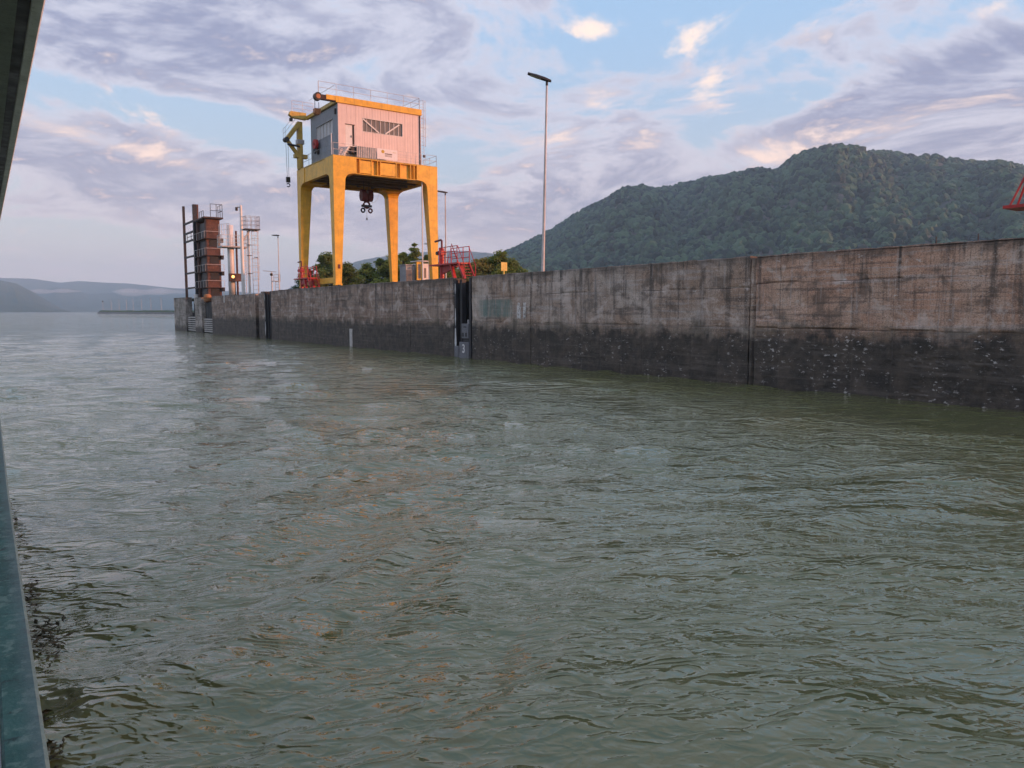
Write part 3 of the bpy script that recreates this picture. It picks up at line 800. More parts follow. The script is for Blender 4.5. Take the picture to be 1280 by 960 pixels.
# ------------------------------------------------------------------ gantry crane
CX0, CX1, CY0, CY1 = 28.6, 40.0, 72.0, 82.3
ZP = 18.2
crane = thing('gantry_crane', (34.3, 77.15, 5.5), 'tall yellow four-legged gantry crane with a pale machine house on top', 'crane')
for (sx, x0) in ((1, CX0), (-1, CX1)):
    for (sy, y0) in ((1, CY0), (-1, CY1)):
        rings = []
        for (z, w, d) in ((5.86, 0.62, 0.58), (16.0, 1.22, 1.05), (16.28, 1.34, 1.16), (16.46, 1.55, 1.38), (16.58, 1.9, 1.75), (16.62, 2.4, 2.2), (18.14, 2.4, 2.2)):
            xa, xb = sorted((x0, x0 + sx * w)); ya, yb = sorted((y0, y0 + sy * d))
            rings.append([(xa, ya, z), (xb, ya, z), (xb, yb, z), (xa, yb, z)])
        leg = MB().loft(rings).build('leg', 'yellow_paint', crane)
        xa, xb = sorted((x0 - 0.03 * sx, x0 + sx * 0.68)); ya, yb = sorted((y0 - 0.03 * sy, y0 + sy * 0.64))
        MB().box(xa, xb, ya, yb, 5.72, 5.9).build('foot_plate', 'yellow_paint', leg)
        xc = x0 + sx * 0.32; yc = y0 + sy * 0.3
        for q in (-0.45, 0.45): MB().tube([(xc - 0.1, yc + q, 5.56), (xc + 0.1, yc + q, 5.56)], 0.22, 14).build('wheel', 'dark_steel', leg)
        for z in (9.4, 12.9, 15.6):
            k = (z - 5.86) / 10.14; w = 0.62 + 0.60 * k; d = 0.58 + 0.47 * k
            xa, xb = sorted((x0 - sx * 0.008, x0 + sx * (w + 0.012))); ya, yb = sorted((y0 - sy * 0.008, y0 + sy * (d + 0.012)))
            MB().box(xa, xb, ya, yb, z, z + 0.05).build('splice_plate', 'yellow_paint', leg)
        if sx == 1 and sy == 1:
            MB().box(CX0 + 0.28, CX0 + 0.5, CY0 - 0.05, CY0 - 0.002, 7.35, 7.75).build('junction_box', 'hook_red', leg)
# sill beams between the legs along each rail
for x in (CX0 + 0.06, CX1 - 0.61):
    MB().box(x, x + 0.5, CY0 + 0.59, CY1 - 0.59, 5.95, 6.5).build('sill_beam', 'yellow_paint', crane, 0.02)
# platform girders: web, flanges, stiffeners
gi = MB()
gi.box(CX0 + 2.4, CX1 - 2.4, CY0 + 0.35, CY0 + 0.40, 16.66, 18.1); gi.box(CX0 + 2.38, CX1 - 2.38, CY0 + 0.05, CY0 + 0.75, 16.60, 16.66); gi.box(CX0 + 2.38, CX1 - 2.38, CY0 + 0.05, CY0 + 0.8, 18.06, 18.12)
gi.build('front_girder', 'yellow_paint', crane)
for x in (31.35, 32.6, 33.25, 33.55, 35.3, 35.75, 36.9, 37.3): MB().box(x, x + 0.07, CY0 + 0.08, CY0 + 0.36, 16.66, 18.06).build('stiffener', 'yellow_paint', crane)
for (xa, xb) in ((31.42, 32.6), (33.62, 35.3)): MB().box(xa, xb, CY0 + 0.12, CY0 + 0.17, 16.75, 17.95).build('web_plate', 'yellow_paint', crane)
MB().box(CX0 + 2.4, CX1 - 2.4, CY1 - 0.45, CY1 - 0.4, 16.66, 18.1).box(CX0 + 2.38, CX1 - 2.38, CY1 - 0.75, CY1 - 0.05, 16.60, 16.66).build('rear_girder', 'yellow_paint', crane)
for x in (CX0 + 0.06, CX1 - 0.5):
    MB().box(x, x + 0.44, CY0 + 2.2, CY1 - 2.2, 16.64, 18.1).build('side_girder', 'yellow_paint', crane)
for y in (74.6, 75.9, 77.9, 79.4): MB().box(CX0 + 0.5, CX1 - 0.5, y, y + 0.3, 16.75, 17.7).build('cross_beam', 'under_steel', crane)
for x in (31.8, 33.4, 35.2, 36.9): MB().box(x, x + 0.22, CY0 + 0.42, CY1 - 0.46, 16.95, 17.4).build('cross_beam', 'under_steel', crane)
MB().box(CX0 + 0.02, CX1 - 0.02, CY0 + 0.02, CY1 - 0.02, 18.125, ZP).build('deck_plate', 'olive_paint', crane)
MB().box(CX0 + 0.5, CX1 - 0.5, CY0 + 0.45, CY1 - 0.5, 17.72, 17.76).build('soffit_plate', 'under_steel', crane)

# machine house
HX0, HX1, HY0, HY1, HZ0, HZ1 = 29.55, 38.5, 72.85, 80.4, 18.28, 23.32
def panels(face, a0, a1, fixed, holes, mat, part_name='wall_panel', w=0.9):
    """vertical cladding sheets with a proud rib at each seam, cut round the openings"""
    n = round((a1 - a0) / w); w = (a1 - a0) / n
    for i in range(n):
        s0, s1 = a0 + i * w, a0 + (i + 1) * w
        cuts = sorted({s0, s1, *[h for hole in holes for h in hole[:2] if s0 < h < s1]})
        for c0, c1 in zip(cuts[:-1], cuts[1:]):
            spans = [(HZ0, HZ1)]
            for h in holes:
                if h[0] <= c0 + 1e-6 and h[1] >= c1 - 1e-6:
                    spans = [(p, q) for (lo, hi) in spans for (p, q) in ((lo, min(hi, h[2])), (max(lo, h[3]), hi)) if q - p > 0.02]
            for lo, hi in spans:
                mb = MB(); g0 = c0 + (0.006 if c0 == s0 else 0); g1 = c1 - (0.006 if c1 == s1 else 0)
                prof = [(g0, 0.0), (g0, -0.0)]
                # folded profile
                pts = []; t = g0
                k = max(1, round((g1 - g0) / 0.3)); st = (g1 - g0) / k
                for j in range(k):
                    b = g0 + j * st
                    pts += [(b, 0.0), (b + st * 0.62, 0.0), (b + st * 0.70, 0.004), (b + st * 0.92, 0.004)]
                pts.append((g1, 0.0))
                prof = pts + [(g1, 0.09), (g0, 0.09)]
                if face == 'y': mb.loft([[(p, fixed + q, z) for p, q in prof] for z in (lo, hi)])
                else: mb.loft([[(fixed + q, p, z) for p, q in prof][::-1] for z in (lo, hi)])
                mb.build(part_name, mat, crane)


WIN = (32.05, 36.5, 20.9, 22.28)
DOOR = (30.28, 31.2, 19.3, 21.4)
SWIN = (74.3, 78.8, 20.65, 22.2)
panels('y', HX0, HX1, HY0, [WIN, DOOR], 'house_panel')
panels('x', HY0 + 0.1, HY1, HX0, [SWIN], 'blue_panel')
MB().box(HX1 - 0.1, HX1, HY0 + 0.1, HY1, HZ0, HZ1).build('end_wall', 'house_panel', crane)
MB().box(HX0 + 0.1, HX1 - 0.1, HY1 - 0.1, HY1, HZ0, HZ1).build('rear_wall', 'house_panel', crane)
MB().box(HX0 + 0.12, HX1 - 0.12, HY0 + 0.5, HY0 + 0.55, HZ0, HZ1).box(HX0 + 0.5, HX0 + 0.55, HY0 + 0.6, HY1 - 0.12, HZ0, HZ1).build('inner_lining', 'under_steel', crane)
for (x, y) in ((HX0 - 0.03, HY0 - 0.03), (HX1 - 0.05, HY0 - 0.03)):
    MB().box(x, x + 0.09, y, y + 0.09, HZ0 - 0.05, HZ1).build('corner_trim', 'house_panel', crane)
win = MB().box(WIN[0], WIN[1], HY0 + 0.10, HY0 + 0.13, WIN[2], WIN[3]).build('window', 'window_glass', crane)
fr = MB()
fr.box(WIN[0], WIN[1], HY0 - 0.01, HY0 + 0.1, WIN[3] - 0.07, WIN[3]); fr.box(WIN[0], WIN[1], HY0 - 0.01, HY0 + 0.1, WIN[2], WIN[2] + 0.07)
fr.box(WIN[0], WIN[0] + 0.07, HY0 - 0.008, HY0 + 0.1, WIN[2] + 0.07, WIN[3] - 0.07); fr.box(WIN[1] - 0.07, WIN[1], HY0 - 0.008, HY0 + 0.1, WIN[2] + 0.07, WIN[3] - 0.07)
fr.build('frame', 'window_bar', win)
for i in range(1, 9):
    x = WIN[0] + (WIN[1] - WIN[0]) * i / 9
    MB().box(x - 0.03, x + 0.03, HY0 + 0.05, HY0 + 0.1, WIN[2] + 0.07, WIN[3] - 0.07).build('mullion', 'window_bar', win)
for (a, b) in (((32.15, 22.15), (33.85, 21.0)), ((34.55, 21.0), (36.1, 22.1))):
    MB().bar((a[0], HY0 + 0.02, a[1]), (b[0], HY0 + 0.02, b[1]), 0.05, 0.13).build('brace', 'white_paint', win)
d = MB().box(DOOR[0], DOOR[1] - 0.22, HY0 + 0.03, HY0 + 0.08, DOOR[2], DOOR[3]).build('door', 'white_paint', crane)
MB().box(DOOR[1] - 0.22, DOOR[1], HY0 + 0.06, HY0 + 0.12, DOOR[2], DOOR[3]).build('gap', 'ship_black', d)
MB().box(DOOR[0] - 0.05, DOOR[1] + 0.05, HY0 - 0.02, HY0 + 0.04, DOOR[3], DOOR[3] + 0.06).build('frame', 'rust_dark', d)
MB().box(DOOR[0] + 0.56, DOOR[0] + 0.62, HY0 - 0.03, HY0 + 0.03, 20.2, 20.4).build('handle', 'dark_steel', d)
sw = MB().box(HX0 + 0.10, HX0 + 0.13, SWIN[0], SWIN[1], SWIN[2], SWIN[3]).build('window', 'pale_glass', crane)
for (y0, y1, z0, z1) in ((SWIN[0], SWIN[1], SWIN[3] - 0.12, SWIN[3]), (SWIN[0], SWIN[1], SWIN[2], SWIN[2] + 0.06)):
    MB().box(HX0 - 0.02, HX0 + 0.1, y0, y1, z0, z1).build('frame', 'grey_sheet', sw)
for i in range(0, 6):
    y = SWIN[0] + 0.03 + (SWIN[1] - SWIN[0] - 0.06) * i / 5
    MB().box(HX0 + 0.04, HX0 + 0.1, y - 0.03, y + 0.03, SWIN[2] + 0.06, SWIN[3] - 0.12).build('mullion', 'window_bar', sw)
MB().box(HX0 - 0.12, HX0 - 0.01, 73.3, 73.6, 22.4, 22.9).build('floodlight', 'ship_black', crane)
# roof with fascia
MB().box(HX0 - 0.25, HX1 + 0.12, HY0 - 0.14, HY0 + 0.1, HZ1 + 0.02, HZ1 + 0.62).build('roof_fascia', 'yellow_paint', crane, 0.015)
MB().box(HX0 - 0.22, HX0 + 0.05, HY0 + 0.1, HY1 + 0.9, HZ1 + 0.03, HZ1 + 0.36).build('roof_fascia', 'olive_paint', crane)
MB().box(HX0 + 0.05, HX1 + 0.1, HY0 + 0.1, HY1 + 0.2, HZ1 + 0.1, HZ1 + 0.5).build('roof', 'grey_sheet', crane)
b1 = MB().box(27.55, HX0 - 0.252, HY0 - 0.1, HY0 + 0.3, 23.38, 23.86).build('hoist_beam', 'rust_dark', crane, 0.03)
MB().tube([(27.55, HY0 - 0.14, 23.62), (27.55, HY0 + 0.34, 23.62)], 0.38, 18).build('end_sheave', 'ship_black', b1)
MB().tube([(27.55, HY0 - 0.17, 23.62), (27.55, HY0 - 0.10, 23.62)], 0.22, 14).build('sheave_hub', 'hook_orange', b1)
MB().box(28.35, HX0 - 0.24, HY0 - 0.12, HY0 + 0.32, 23.48, 23.92).build('beam_sleeve', 'yellow_paint', b1)
b2 = MB().loft([[(27.5, y, 23.62), (27.85, y, 23.36), (HX0 - 0.23, y, 23.30), (HX0 - 0.23, y, 23.98), (27.65, y, 23.98)] for y in (81.0, 81.5)]).build('hoist_beam', 'olive_paint', crane)
MB().tube([(27.75, 81.25, 23.3), (27.75, 81.25, 23.0)], 0.18, 10).build('pivot', 'dark_steel', b2)
hb = MB(); hb.box(28.0, 28.6, 74.9, 75.4, 22.6, 23.05); hb.tube([(28.3, 74.85, 22.75), (28.3, 75.45, 22.75)], 0.3, 14)
hb.build('hoist_trolley', 'hook_orange', crane); MB().tube([(28.1, 75.15, 23.0), (28.1, 75.15, 24.1)], 0.03).tube([(28.5, 75.15, 23.0), (28.5, 75.15, 23.7)], 0.03).build('hoist_rope', 'dark_steel', crane)
# roof railings
r = MB(); railing(r, [(27.6, 72.85), (HX1 - 0.1, 72.85), (HX1 - 0.1, HY1)], 23.92, 1.15, (0.6, 1.15), 0.022, 1.75); r.tube([(27.62, 72.85, 23.9), (27.62, 72.85, 25.07)], 0.03)
r.tube([(29.2, 72.85, 24.9), (28.0, 76.5, 24.1)], 0.02); r.build('roof_railing', 'pale_rail', crane)
r = MB(); railing(r, [(27.9, 81.3), (30.2, 81.3)], 24.0, 1.15, (0.4, 0.8, 1.15), 0.022, 1.2); r.build('roof_railing', 'pale_rail', crane)
# deck railings, landing and steps
r = MB(); railing(r, [(CX0 + 0.06, 72.1), (31.1, 72.1)], ZP, 1.15, (0.55, 1.15), 0.024, 1.25); railing(r, [(33.2, 72.1), (38.2, 72.1)], ZP, 1.1, (0.55, 1.1), 0.018, 1.7); r.build('deck_railing', 'pale_rail', crane)
r = MB(); railing(r, [(38.7, 72.1), (CX1 - 0.06, 72.1), (CX1 - 0.06, CY1 - 0.1)], ZP, 1.1, (0.55, 1.1), 0.022, 1.5); r.build('deck_railing', 'pale_rail', crane)
r = MB(); railing(r, [(CX0 + 0.06, 72.1), (CX0 + 0.06, 80.4)], ZP, 1.1, (0.55, 1.1), 0.02, 1.7); r.build('deck_railing', 'grey_sheet', crane)
MB().tube([(28.55, 72.2, ZP), (28.55, 72.2, 20.2)], 0.05, 8).build('lamp_bracket', 'white_paint', crane)
MB().box(30.4, 31.35, 72.2, 72.84, 19.2, 19.27).build('landing', 'white_paint', crane)
st = MB()
for s in (72.25, 72.78): st.bar((30.4, s, 19.22), (29.75, s, 18.25), 0.06, 0.16)
for i in range(4): st.box(29.85 + i * 0.16, 30.08 + i * 0.16, 72.26, 72.77, 18.38 + i * 0.22, 18.42 + i * 0.22)
st.build('steps', 'white_paint', crane)
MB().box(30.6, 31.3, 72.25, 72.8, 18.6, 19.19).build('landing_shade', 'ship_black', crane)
sh = MB()
pts = []
for i in range(22): pts.append((31.15 + i * 2.0 / 21, 72.08 + (0.03 if i % 2 else 0)))
sh.loft([[(x, y, z) for x, y in pts] + [(x, y + 0.02, z) for x, y in reversed(pts)] for z in (18.25, 19.3)]).build('wind_screen', 'grey_sheet', crane)
ban = MB().box(33.22, 35.45, 72.03, 72.06, 18.3, 19.33).build('banner', 'banner_white', crane)
MB().tube([(33.85, 72.022, 19.05), (33.85, 72.031, 19.05)], 0.17, 18).build('logo', 'logo_yellow', ban)
for (x0, x1, z, hh) in ((34.05, 34.85, 18.82, 0.085), (34.05, 34.85, 18.70, 0.035), (34.1, 34.8, 18.60, 0.035)):
    MB().box(x0, x1, 72.022, 72.031, z, z + hh).build('lettering', 'ink', ban)
MB().box(34.9, 35.3, 72.022, 72.031, 19.05, 19.08).build('lettering', 'logo_yellow', ban)
# conduit, caged ladder
MB().tube([(38.35, 72.3, 18.3), (38.3, 72.3, 5.6)], 0.07, 8).build('conduit', 'white_paint', crane)
MB().tube([(38.42, 72.79, 18.3), (38.42, 72.79, 23.3)], 0.05, 8).build('downpipe', 'rust_dark', crane)
l = MB(); ladder(l, 38.95, 73.4, 18.2, 25.0, 0.5, 'x', 0.022, 0.55); l.build('caged_ladder', 'pale_rail', crane)
MB().box(38.9, 39.1, 72.95, 73.1, 19.2, 19.45).build('lamp', 'ship_black', crane)
# reel on the side wall
rl = MB().tube([(29.05, 78.2, 20.3), (29.35, 78.2, 20.3)], 0.48, 22).build('cable_reel', 'red_paint', crane)
MB().tube([(29.0, 78.2, 20.3), (29.05, 78.2, 20.3)], 0.16, 12).build('hub', 'hook_red', rl)
MB().ring((29.15, 78.25, 19.62), 0.27, 0.07, 'x').build('cable_loop', 'ship_black', rl)
MB().box(29.36, HX0, 78.05, 78.35, 19.3, 20.4).build('bracket', 'dark_steel', rl)
# knuckle-boom crane on the corner
kb = MB().tube([(28.75, 81.6, 18.2), (28.75, 81.6, 19.5)], 0.34, 14).build('boom_pedestal', 'olive_paint', crane)
MB().box(28.1, 29.5, 81.3, 81.9, 19.35, 19.75).build('slew_ring', 'olive_paint', kb, 0.03)
MB().loft([[(28.5, 81.35, z), (29.0, 81.35, z), (29.0, 81.85, z), (28.5, 81.85, z)] for z in (19.7, 23.1)]).build('boom_mast', 'olive_paint', crane)
MB().box(28.4, 29.15, 81.3, 81.9, 20.8, 21.25).build('mast_collar', 'galvanised', crane)
MB().bar((28.7, 81.5, 23.0), (27.3, 81.5, 21.1), 0.5, 0.42).build('inner_boom', 'olive_paint', crane, 0.02)
MB().bar((27.3, 81.5, 21.15), (28.55, 81.5, 19.55), 0.34, 0.34).build('outer_boom', 'olive_paint', crane, 0.02)
MB().tube([(27.3, 81.2, 20.6), (28.6, 81.2, 20.5)], 0.11, 10).build('cylinder', 'dark_steel', crane)
MB().tube([(27.25, 81.15, 21.1), (27.25, 81.85, 21.1)], 0.25, 14).build('knuckle', 'dark_steel', crane)
k = MB(); k.tube([(27.18, 81.4, 21.0), (27.25, 81.4, 17.2)], 0.02, 5); k.tube([(27.42, 81.4, 20.8), (27.42, 81.4, 17.2)], 0.02, 5); k.build('hoist_rope', 'dark_steel', crane)
k = MB(); k.box(27.14, 27.54, 81.3, 81.55, 16.7, 17.25); k.ring((27.34, 81.42, 16.42), 0.17, 0.055, 'y', 14, 6, -2.4, 2.6); k.build('hook', 'ship_black', crane)
r = MB(); railing(r, [(27.1, 81.2), (27.11, 81.9)], 21.3, 1.0, (0.5, 1.0), 0.02); r.tube([(27.1, 81.2, 22.3), (28.3, 81.2, 23.9)], 0.02); r.tube([(27.1, 81.2, 21.8), (28.3, 81.2, 23.4)], 0.02); r.build('boom_railing', 'pale_rail', crane)
# main hook block below the deck
hx, hy = 34.3, 77.2
MB().tube([(hx - 0.3, hy, 15.9), (hx - 0.3, hy, 17.7)], 0.03, 6).tube([(hx + 0.3, hy, 15.9), (hx + 0.3, hy, 17.7)], 0.03, 6).build('hoist_rope', 'dark_steel', crane)
blk = MB().box(hx - 0.12, hx + 0.12, hy - 0.3, hy + 0.3, 14.9, 15.6).build('hook_block', 'hook_red', crane, 0.05)
for s in (-1, 1):
    MB().loft([[(hx + s * (0.13 if q == 0 else 0.62) , hy + math.cos(t) * 0.52, 15.4 + math.sin(t) * 0.62) for t in [2 * math.pi * i / 20 for i in range(20)]][::s] for q in (0, 1)]).build('sheave_guard', 'hook_red', blk, 0.05)
MB().ring((hx, hy, 14.45), 0.33, 0.11, 'y', 18, 8).build('shackle', 'hook_red', blk)
MB().box(hx - 0.55, hx + 0.55, hy - 0.13, hy + 0.13, 14.2, 14.42).build('traverse', 'dark_steel', blk)
for s in (-1, 1): MB().ring((hx + s * 0.42, hy, 13.85), 0.2, 0.09, 'y', 16, 7).build('hook', 'hook_red' if s > 0 else 'ship_black', blk)
MB().tube([(hx, hy, 14.2), (hx, hy, 13.1)], 0.02, 5).box(hx - 0.06, hx + 0.06, hy - 0.06, hy + 0.06, 12.85, 13.1).build('pull_cord', 'galvanised', blk)
MB().tube([(hx + 1.5 - 0.9 * (1 - math.cos(t)) , hy, 16.2 - 1.5 * math.sin(t)) for t in np.linspace(0, 1.57, 10)], 0.018, 5).build('control_cable', 'galvanised', crane)


# ------------------------------------------------------------------ red mooring platforms on the wall edge
def mooring_platform(loc, label, crook=True):
    x, y = loc
    t = thing('mooring_platform', (x, y, 5.5), label, 'platform', 'red mooring platforms on the wall')
    z = 5.5
    # standing at the far end: round column with a crooked lamp arm; deck runs back along the wall
    MB().tube([(x, y, z), (x, y, z + 2.3)], 0.17, 14).build('column', 'red_paint', t)
    if crook: MB().tube([(x, y, z + 2.3), (x, y, z + 2.86), (x, y + 0.12, z + 2.92), (x, y + 1.0, z + 2.86)], 0.075, 10).build('crook', 'hook_red', t)
    MB().box(x - 0.22, x + 0.22, y - 0.25, y + 0.35, z + 1.8, z + 2.12).build('winch_box', 'red_paint', t, 0.03)
    MB().tube([(x - 0.3, y + 0.3, z + 1.95), (x + 0.1, y + 0.3, z + 1.95)], 0.13, 12).build('drum', 'dark_steel', t)
    MB().prism([(y + 1.0, z + 1.02), (y + 1.0, z + 1.12), (y - 3.1, z + 1.12), (y - 3.1, z + 1.02)], 'x', x - 0.55, x + 0.55).build('deck', 'red_paint', t)
    MB().loft([[(x - 0.08 + q, y - 0.1, z + 0.4), (x - 0.08 + q, y - 2.2, z + 0.85), (x - 0.08 + q, y - 2.2, z + 1.02), (x - 0.08 + q, y - 0.1, z + 1.02)] for q in (0, 0.16)]).build('bracket', 'red_paint', t)
    for s in (-0.4, 0.4):
        MB().bar((x + s, y - 2.05, z + 1.02), (x + s, y - 2.55, z), 0.22, 0.16).build('leg', 'red_paint', t)
    r = MB(); railing(r, [(x - 0.5, y - 0.5), (x - 0.5, y - 3.05)], z + 1.12, 1.15, (0.4, 0.78, 1.15), 0.03, 0.85)
    railing(r, [(x + 0.5, y - 0.5), (x + 0.5, y - 3.05)], z + 1.12, 1.15, (0.4, 0.78, 1.15), 0.03, 0.85); r.build('railing', 'red_paint', t)
    MB().tube([(x - 0.45, y - 1.55, z + 1.12), (x - 0.1, y - 1.6, z + 2.5), (x + 0.45, y - 1.65, z + 1.12)], 0.045, 8).build('tripod', 'red_paint', t)
    if not crook:
        for q in (-0.4, 0.1): MB().tube([(x + q, y + 0.85, z + 1.12), (x + q * 0.2, y + 0.45, z + 2.35)], 0.035, 8).build('stay', 'red_paint', t)
    s = MB()
    for q in (-0.45, 0.45):
        s.bar((x + q, y - 3.1, z + 1.05), (x + q, y - 3.85, z + 0.02), 0.06, 0.16); s.tube([(x + q, y - 3.05, z + 2.27), (x + q, y - 3.95, z + 0.9), (x + q, y - 3.95, z + 0.02)], 0.03, 7)
    for i in range(4): s.box(x - 0.44, x + 0.44, y - 3.75 + i * 0.18, y - 3.52 + i * 0.18, z + 0.18 + i * 0.22, z + 0.21 + i * 0.22)
    s.build('steps', 'red_paint', t)
    return t
mooring_platform((28.15, 50.1), 'red mooring platform with crooked arm beside the recess marked 3')
mooring_platform((28.0, 79.9), 'red mooring platform at the foot of the gantry crane legs')
mooring_platform((28.15, 10.95), 'red mooring platform jutting above the reddish wall near two iron pins', False)


# ------------------------------------------------------------------ lamps, masts, signs
def lamp_post(x, y, z0, z1, head_dir, label, lean=(0, 0), r=0.09, head=1.05, group='lamp posts along the wall'):
    t = thing('lamp_post', (x, y, z0), label, 'lamp post', group)
    tx, ty = x + lean[0], y + lean[1]
    MB().tube([(x + lean[0] * q, y + lean[1] * q, z0 + (z1 - z0) * q) for q in (0, 0.3, 0.6, 1)], r, 12, r * 0.55).build('pole', 'pale_rail', t)
    MB().tube([(x, y, z0), (x, y, z0 + 0.1)], r * 2.2, 12).build('base_flange', 'galvanised', t)
    d = Vector((head_dir[0], head_dir[1], 0)).normalized(); u = Vector((-d.y, d.x, 0)); p = Vector((tx, ty, z1))
    def P(a, b, c): return p + d * a + u * b + Vector((0, 0, c + a * head_dir[2]))
    k = head
    hd = MB().loft([[P(a, -w, -h), P(a, w, -h), P(a, w * 0.9, h), P(a, -w * 0.9, h)] for a, w, h in ((-0.22 * k, 0.09 * k, 0.05), (0.1 * k, 0.17 * k, 0.07), (0.55 * k, 0.2 * k, 0.06), (0.98 * k, 0.17 * k, 0.03))]).build('lamp_head', 'dark_steel', t)
    MB().loft([[P(a, -0.12 * k, -0.075), P(a, 0.12 * k, -0.075), P(a, 0.12 * k, -0.055), P(a, -0.12 * k, -0.055)] for a in (0.3 * k, 0.85 * k)]).build('lens', 'pale_glass', hd)
    MB().tube([p - Vector((0, 0, 0.35)), p + Vector((0, 0, 0.02))], r * 0.75, 10).build('socket', 'dark_steel', t)
    return t
lamp_post(29.2, 39.1, 5.3, 17.35, (-1, 0.6, 0.30), 'tall grey lamp post on the wall in front of the wooded hill', (0.17, -0.12), 0.105, 1.2)
lamp_post(45.3, 79.7, 5.3, 17.0, (-1, 0.25, 0.10), 'thin lamp post behind the red mooring platform and the crane leg', (0, 0), 0.10, 1.2)
lamp_post(29.6, 92.4, 5.3, 12.2, (-0.8, 1, 0.05), 'thin lamp post between the ladder mast and the crane', (0, 0), 0.07, 0.8)
lamp_post(49.4, 168.4, 5.3, 14.7, (-0.8, 1, 0.05), 'slim distant lamp post just behind the ladder mast', (0, 0), 0.08, 0.8)

sg = thing('notice_sign', (28.6, 42.6, 5.3), 'small blank yellow notice board on a short post above the wall', 'sign')
MB().tube([(28.6, 42.6, 5.3), (28.6, 42.6, 6.0)], 0.06, 8).build('post', 'sign_yellow', sg)
MB().box(28.36, 28.84, 42.55, 42.59, 5.85, 6.42).build('board', 'sign_yellow', sg, 0.01)
for (yy, lab) in ((14.0, 'short black iron pin on the wall top, farther from the red platform'), (12.62, 'short black iron pin on the wall top, closer to the red platform')):
    t = thing('iron_pin', (27.55, yy, 5.5), lab, 'pin', 'iron pins on the wall top')
    MB().tube([(27.55, yy, 5.5), (27.55, yy + 0.01, 5.78)], 0.022, 8, 0.018).build('shaft', 'dark_steel', t)
    MB().tube([(27.55, yy, 5.5), (27.55, yy, 5.56)], 0.05, 8, 0.03).build('collar', 'dark_steel', t)

# control cabin behind the crane leg
cb = thing('control_cabin', (49.2, 92.6, 5.3), 'small white and yellow control cabin behind the crane legs', 'cabin')
cx, cy = 48.0, 91.6
MB().box(cx, cx + 1.75, cy, cy + 2.2, 5.3, 9.5).build('cabin_wall', 'white_paint', cb, 0.03)
MB().box(cx - 1.75, cx - 0.35, cy + 0.4, cy + 2.2, 5.3, 9.2).build('annex_wall', 'grey_sheet', cb, 0.03)
MB().box(cx - 1.68, cx - 0.42, cy + 0.36, cy + 0.398, 7.2, 8.6).build('window', 'window_glass', cb)
MB().box(cx - 1.85, cx - 0.25, cy + 0.3, cy + 2.3, 9.22, 9.34).build('roof', 'grey_sheet', cb)
y_ = MB(); y_.box(cx - 0.34, cx - 0.16, cy - 0.02, cy + 0.2, 5.3, 9.75); y_.box(cx + 0.25, cx + 0.42, cy - 0.04, cy - 0.002, 5.3, 9.7); y_.box(cx - 0.16, cx + 0.25, cy - 0.03, cy - 0.002, 7.3, 7.5); y_.box(cx - 0.16, cx + 0.25, cy - 0.03, cy - 0.002, 9.4, 9.7)
y_.build('corner_frame', 'yellow_paint', cb)
MB().box(cx - 0.15, cx + 0.24, cy - 0.02, cy - 0.003, 7.52, 9.38).build('window', 'window_glass', cb)
MB().box(cx + 0.75, cx + 1.05, cy - 0.02, cy - 0.003, 7.6, 8.9).build('window', 'window_glass', cb)
MB().box(cx - 0.1, cx + 1.85, cy - 0.1, cy + 2.3, 9.76, 9.88).build('roof', 'white_paint', cb)

LMX, LMY = 49.35, 90.3
lt_ = thing('ladder_mast', (LMX, LMY, 5.3), 'white caged access ladder rising beside the cabin behind the crane leg', 'mast')
l = MB(); ladder(l, LMX, LMY, 5.3, 15.0, 0.7, 'x', 0.05, 0.8, 0.5); l.build('caged_ladder', 'white_paint', lt_)
MB().box(LMX - 0.6, LMX + 0.9, LMY + 0.1, LMY + 1.2, 12.0, 12.15).build('rest_platform', 'white_paint', lt_)
r = MB(); railing(r, [(LMX - 0.6, LMY + 0.1), (LMX + 0.9, LMY + 0.1), (LMX + 0.9, LMY + 1.2)], 12.15, 1.1, (0.55, 1.1), 0.03, 0.75); r.build('railing', 'pale_rail', lt_)
MB().tube([(LMX - 0.2, LMY + 0.6, 5.3), (LMX - 0.2, LMY + 0.6, 15.0)], 0.12, 8).build('pole', 'white_paint', lt_)

# ladder-like steel guide frame and rusty gate tower at the end of the wall
gf = thing('guide_frame', (28.3, 131, 3.0), 'tall black steel guide frame with rungs at the end of the wall', 'frame')
MB().box(28.0, 28.35, 136.0, 136.4, 3.0, 20.3).build('post', 'black_frame', gf)
MB().box(28.0, 28.5, 128.6, 129.2, 3.0, 19.8).build('post', 'black_frame', gf)
MB().box(28.51, 28.8, 128.58, 129.0, 3.0, 19.8).build('rubbing_strip', 'rust_plate', gf)
for z in (6.8, 9.2, 11.8, 14.3, 15.6, 17.2): MB().box(28.05, 28.3, 129.2, 136.0, z, z + 0.26).build('rung', 'black_frame', gf)
r = MB(); railing(r, [(28.5, 130), (28.5, 135.8)], 14.5, 1.5, (0.7, 1.5), 0.05, 3); r.build('railing', 'dark_steel', gf)

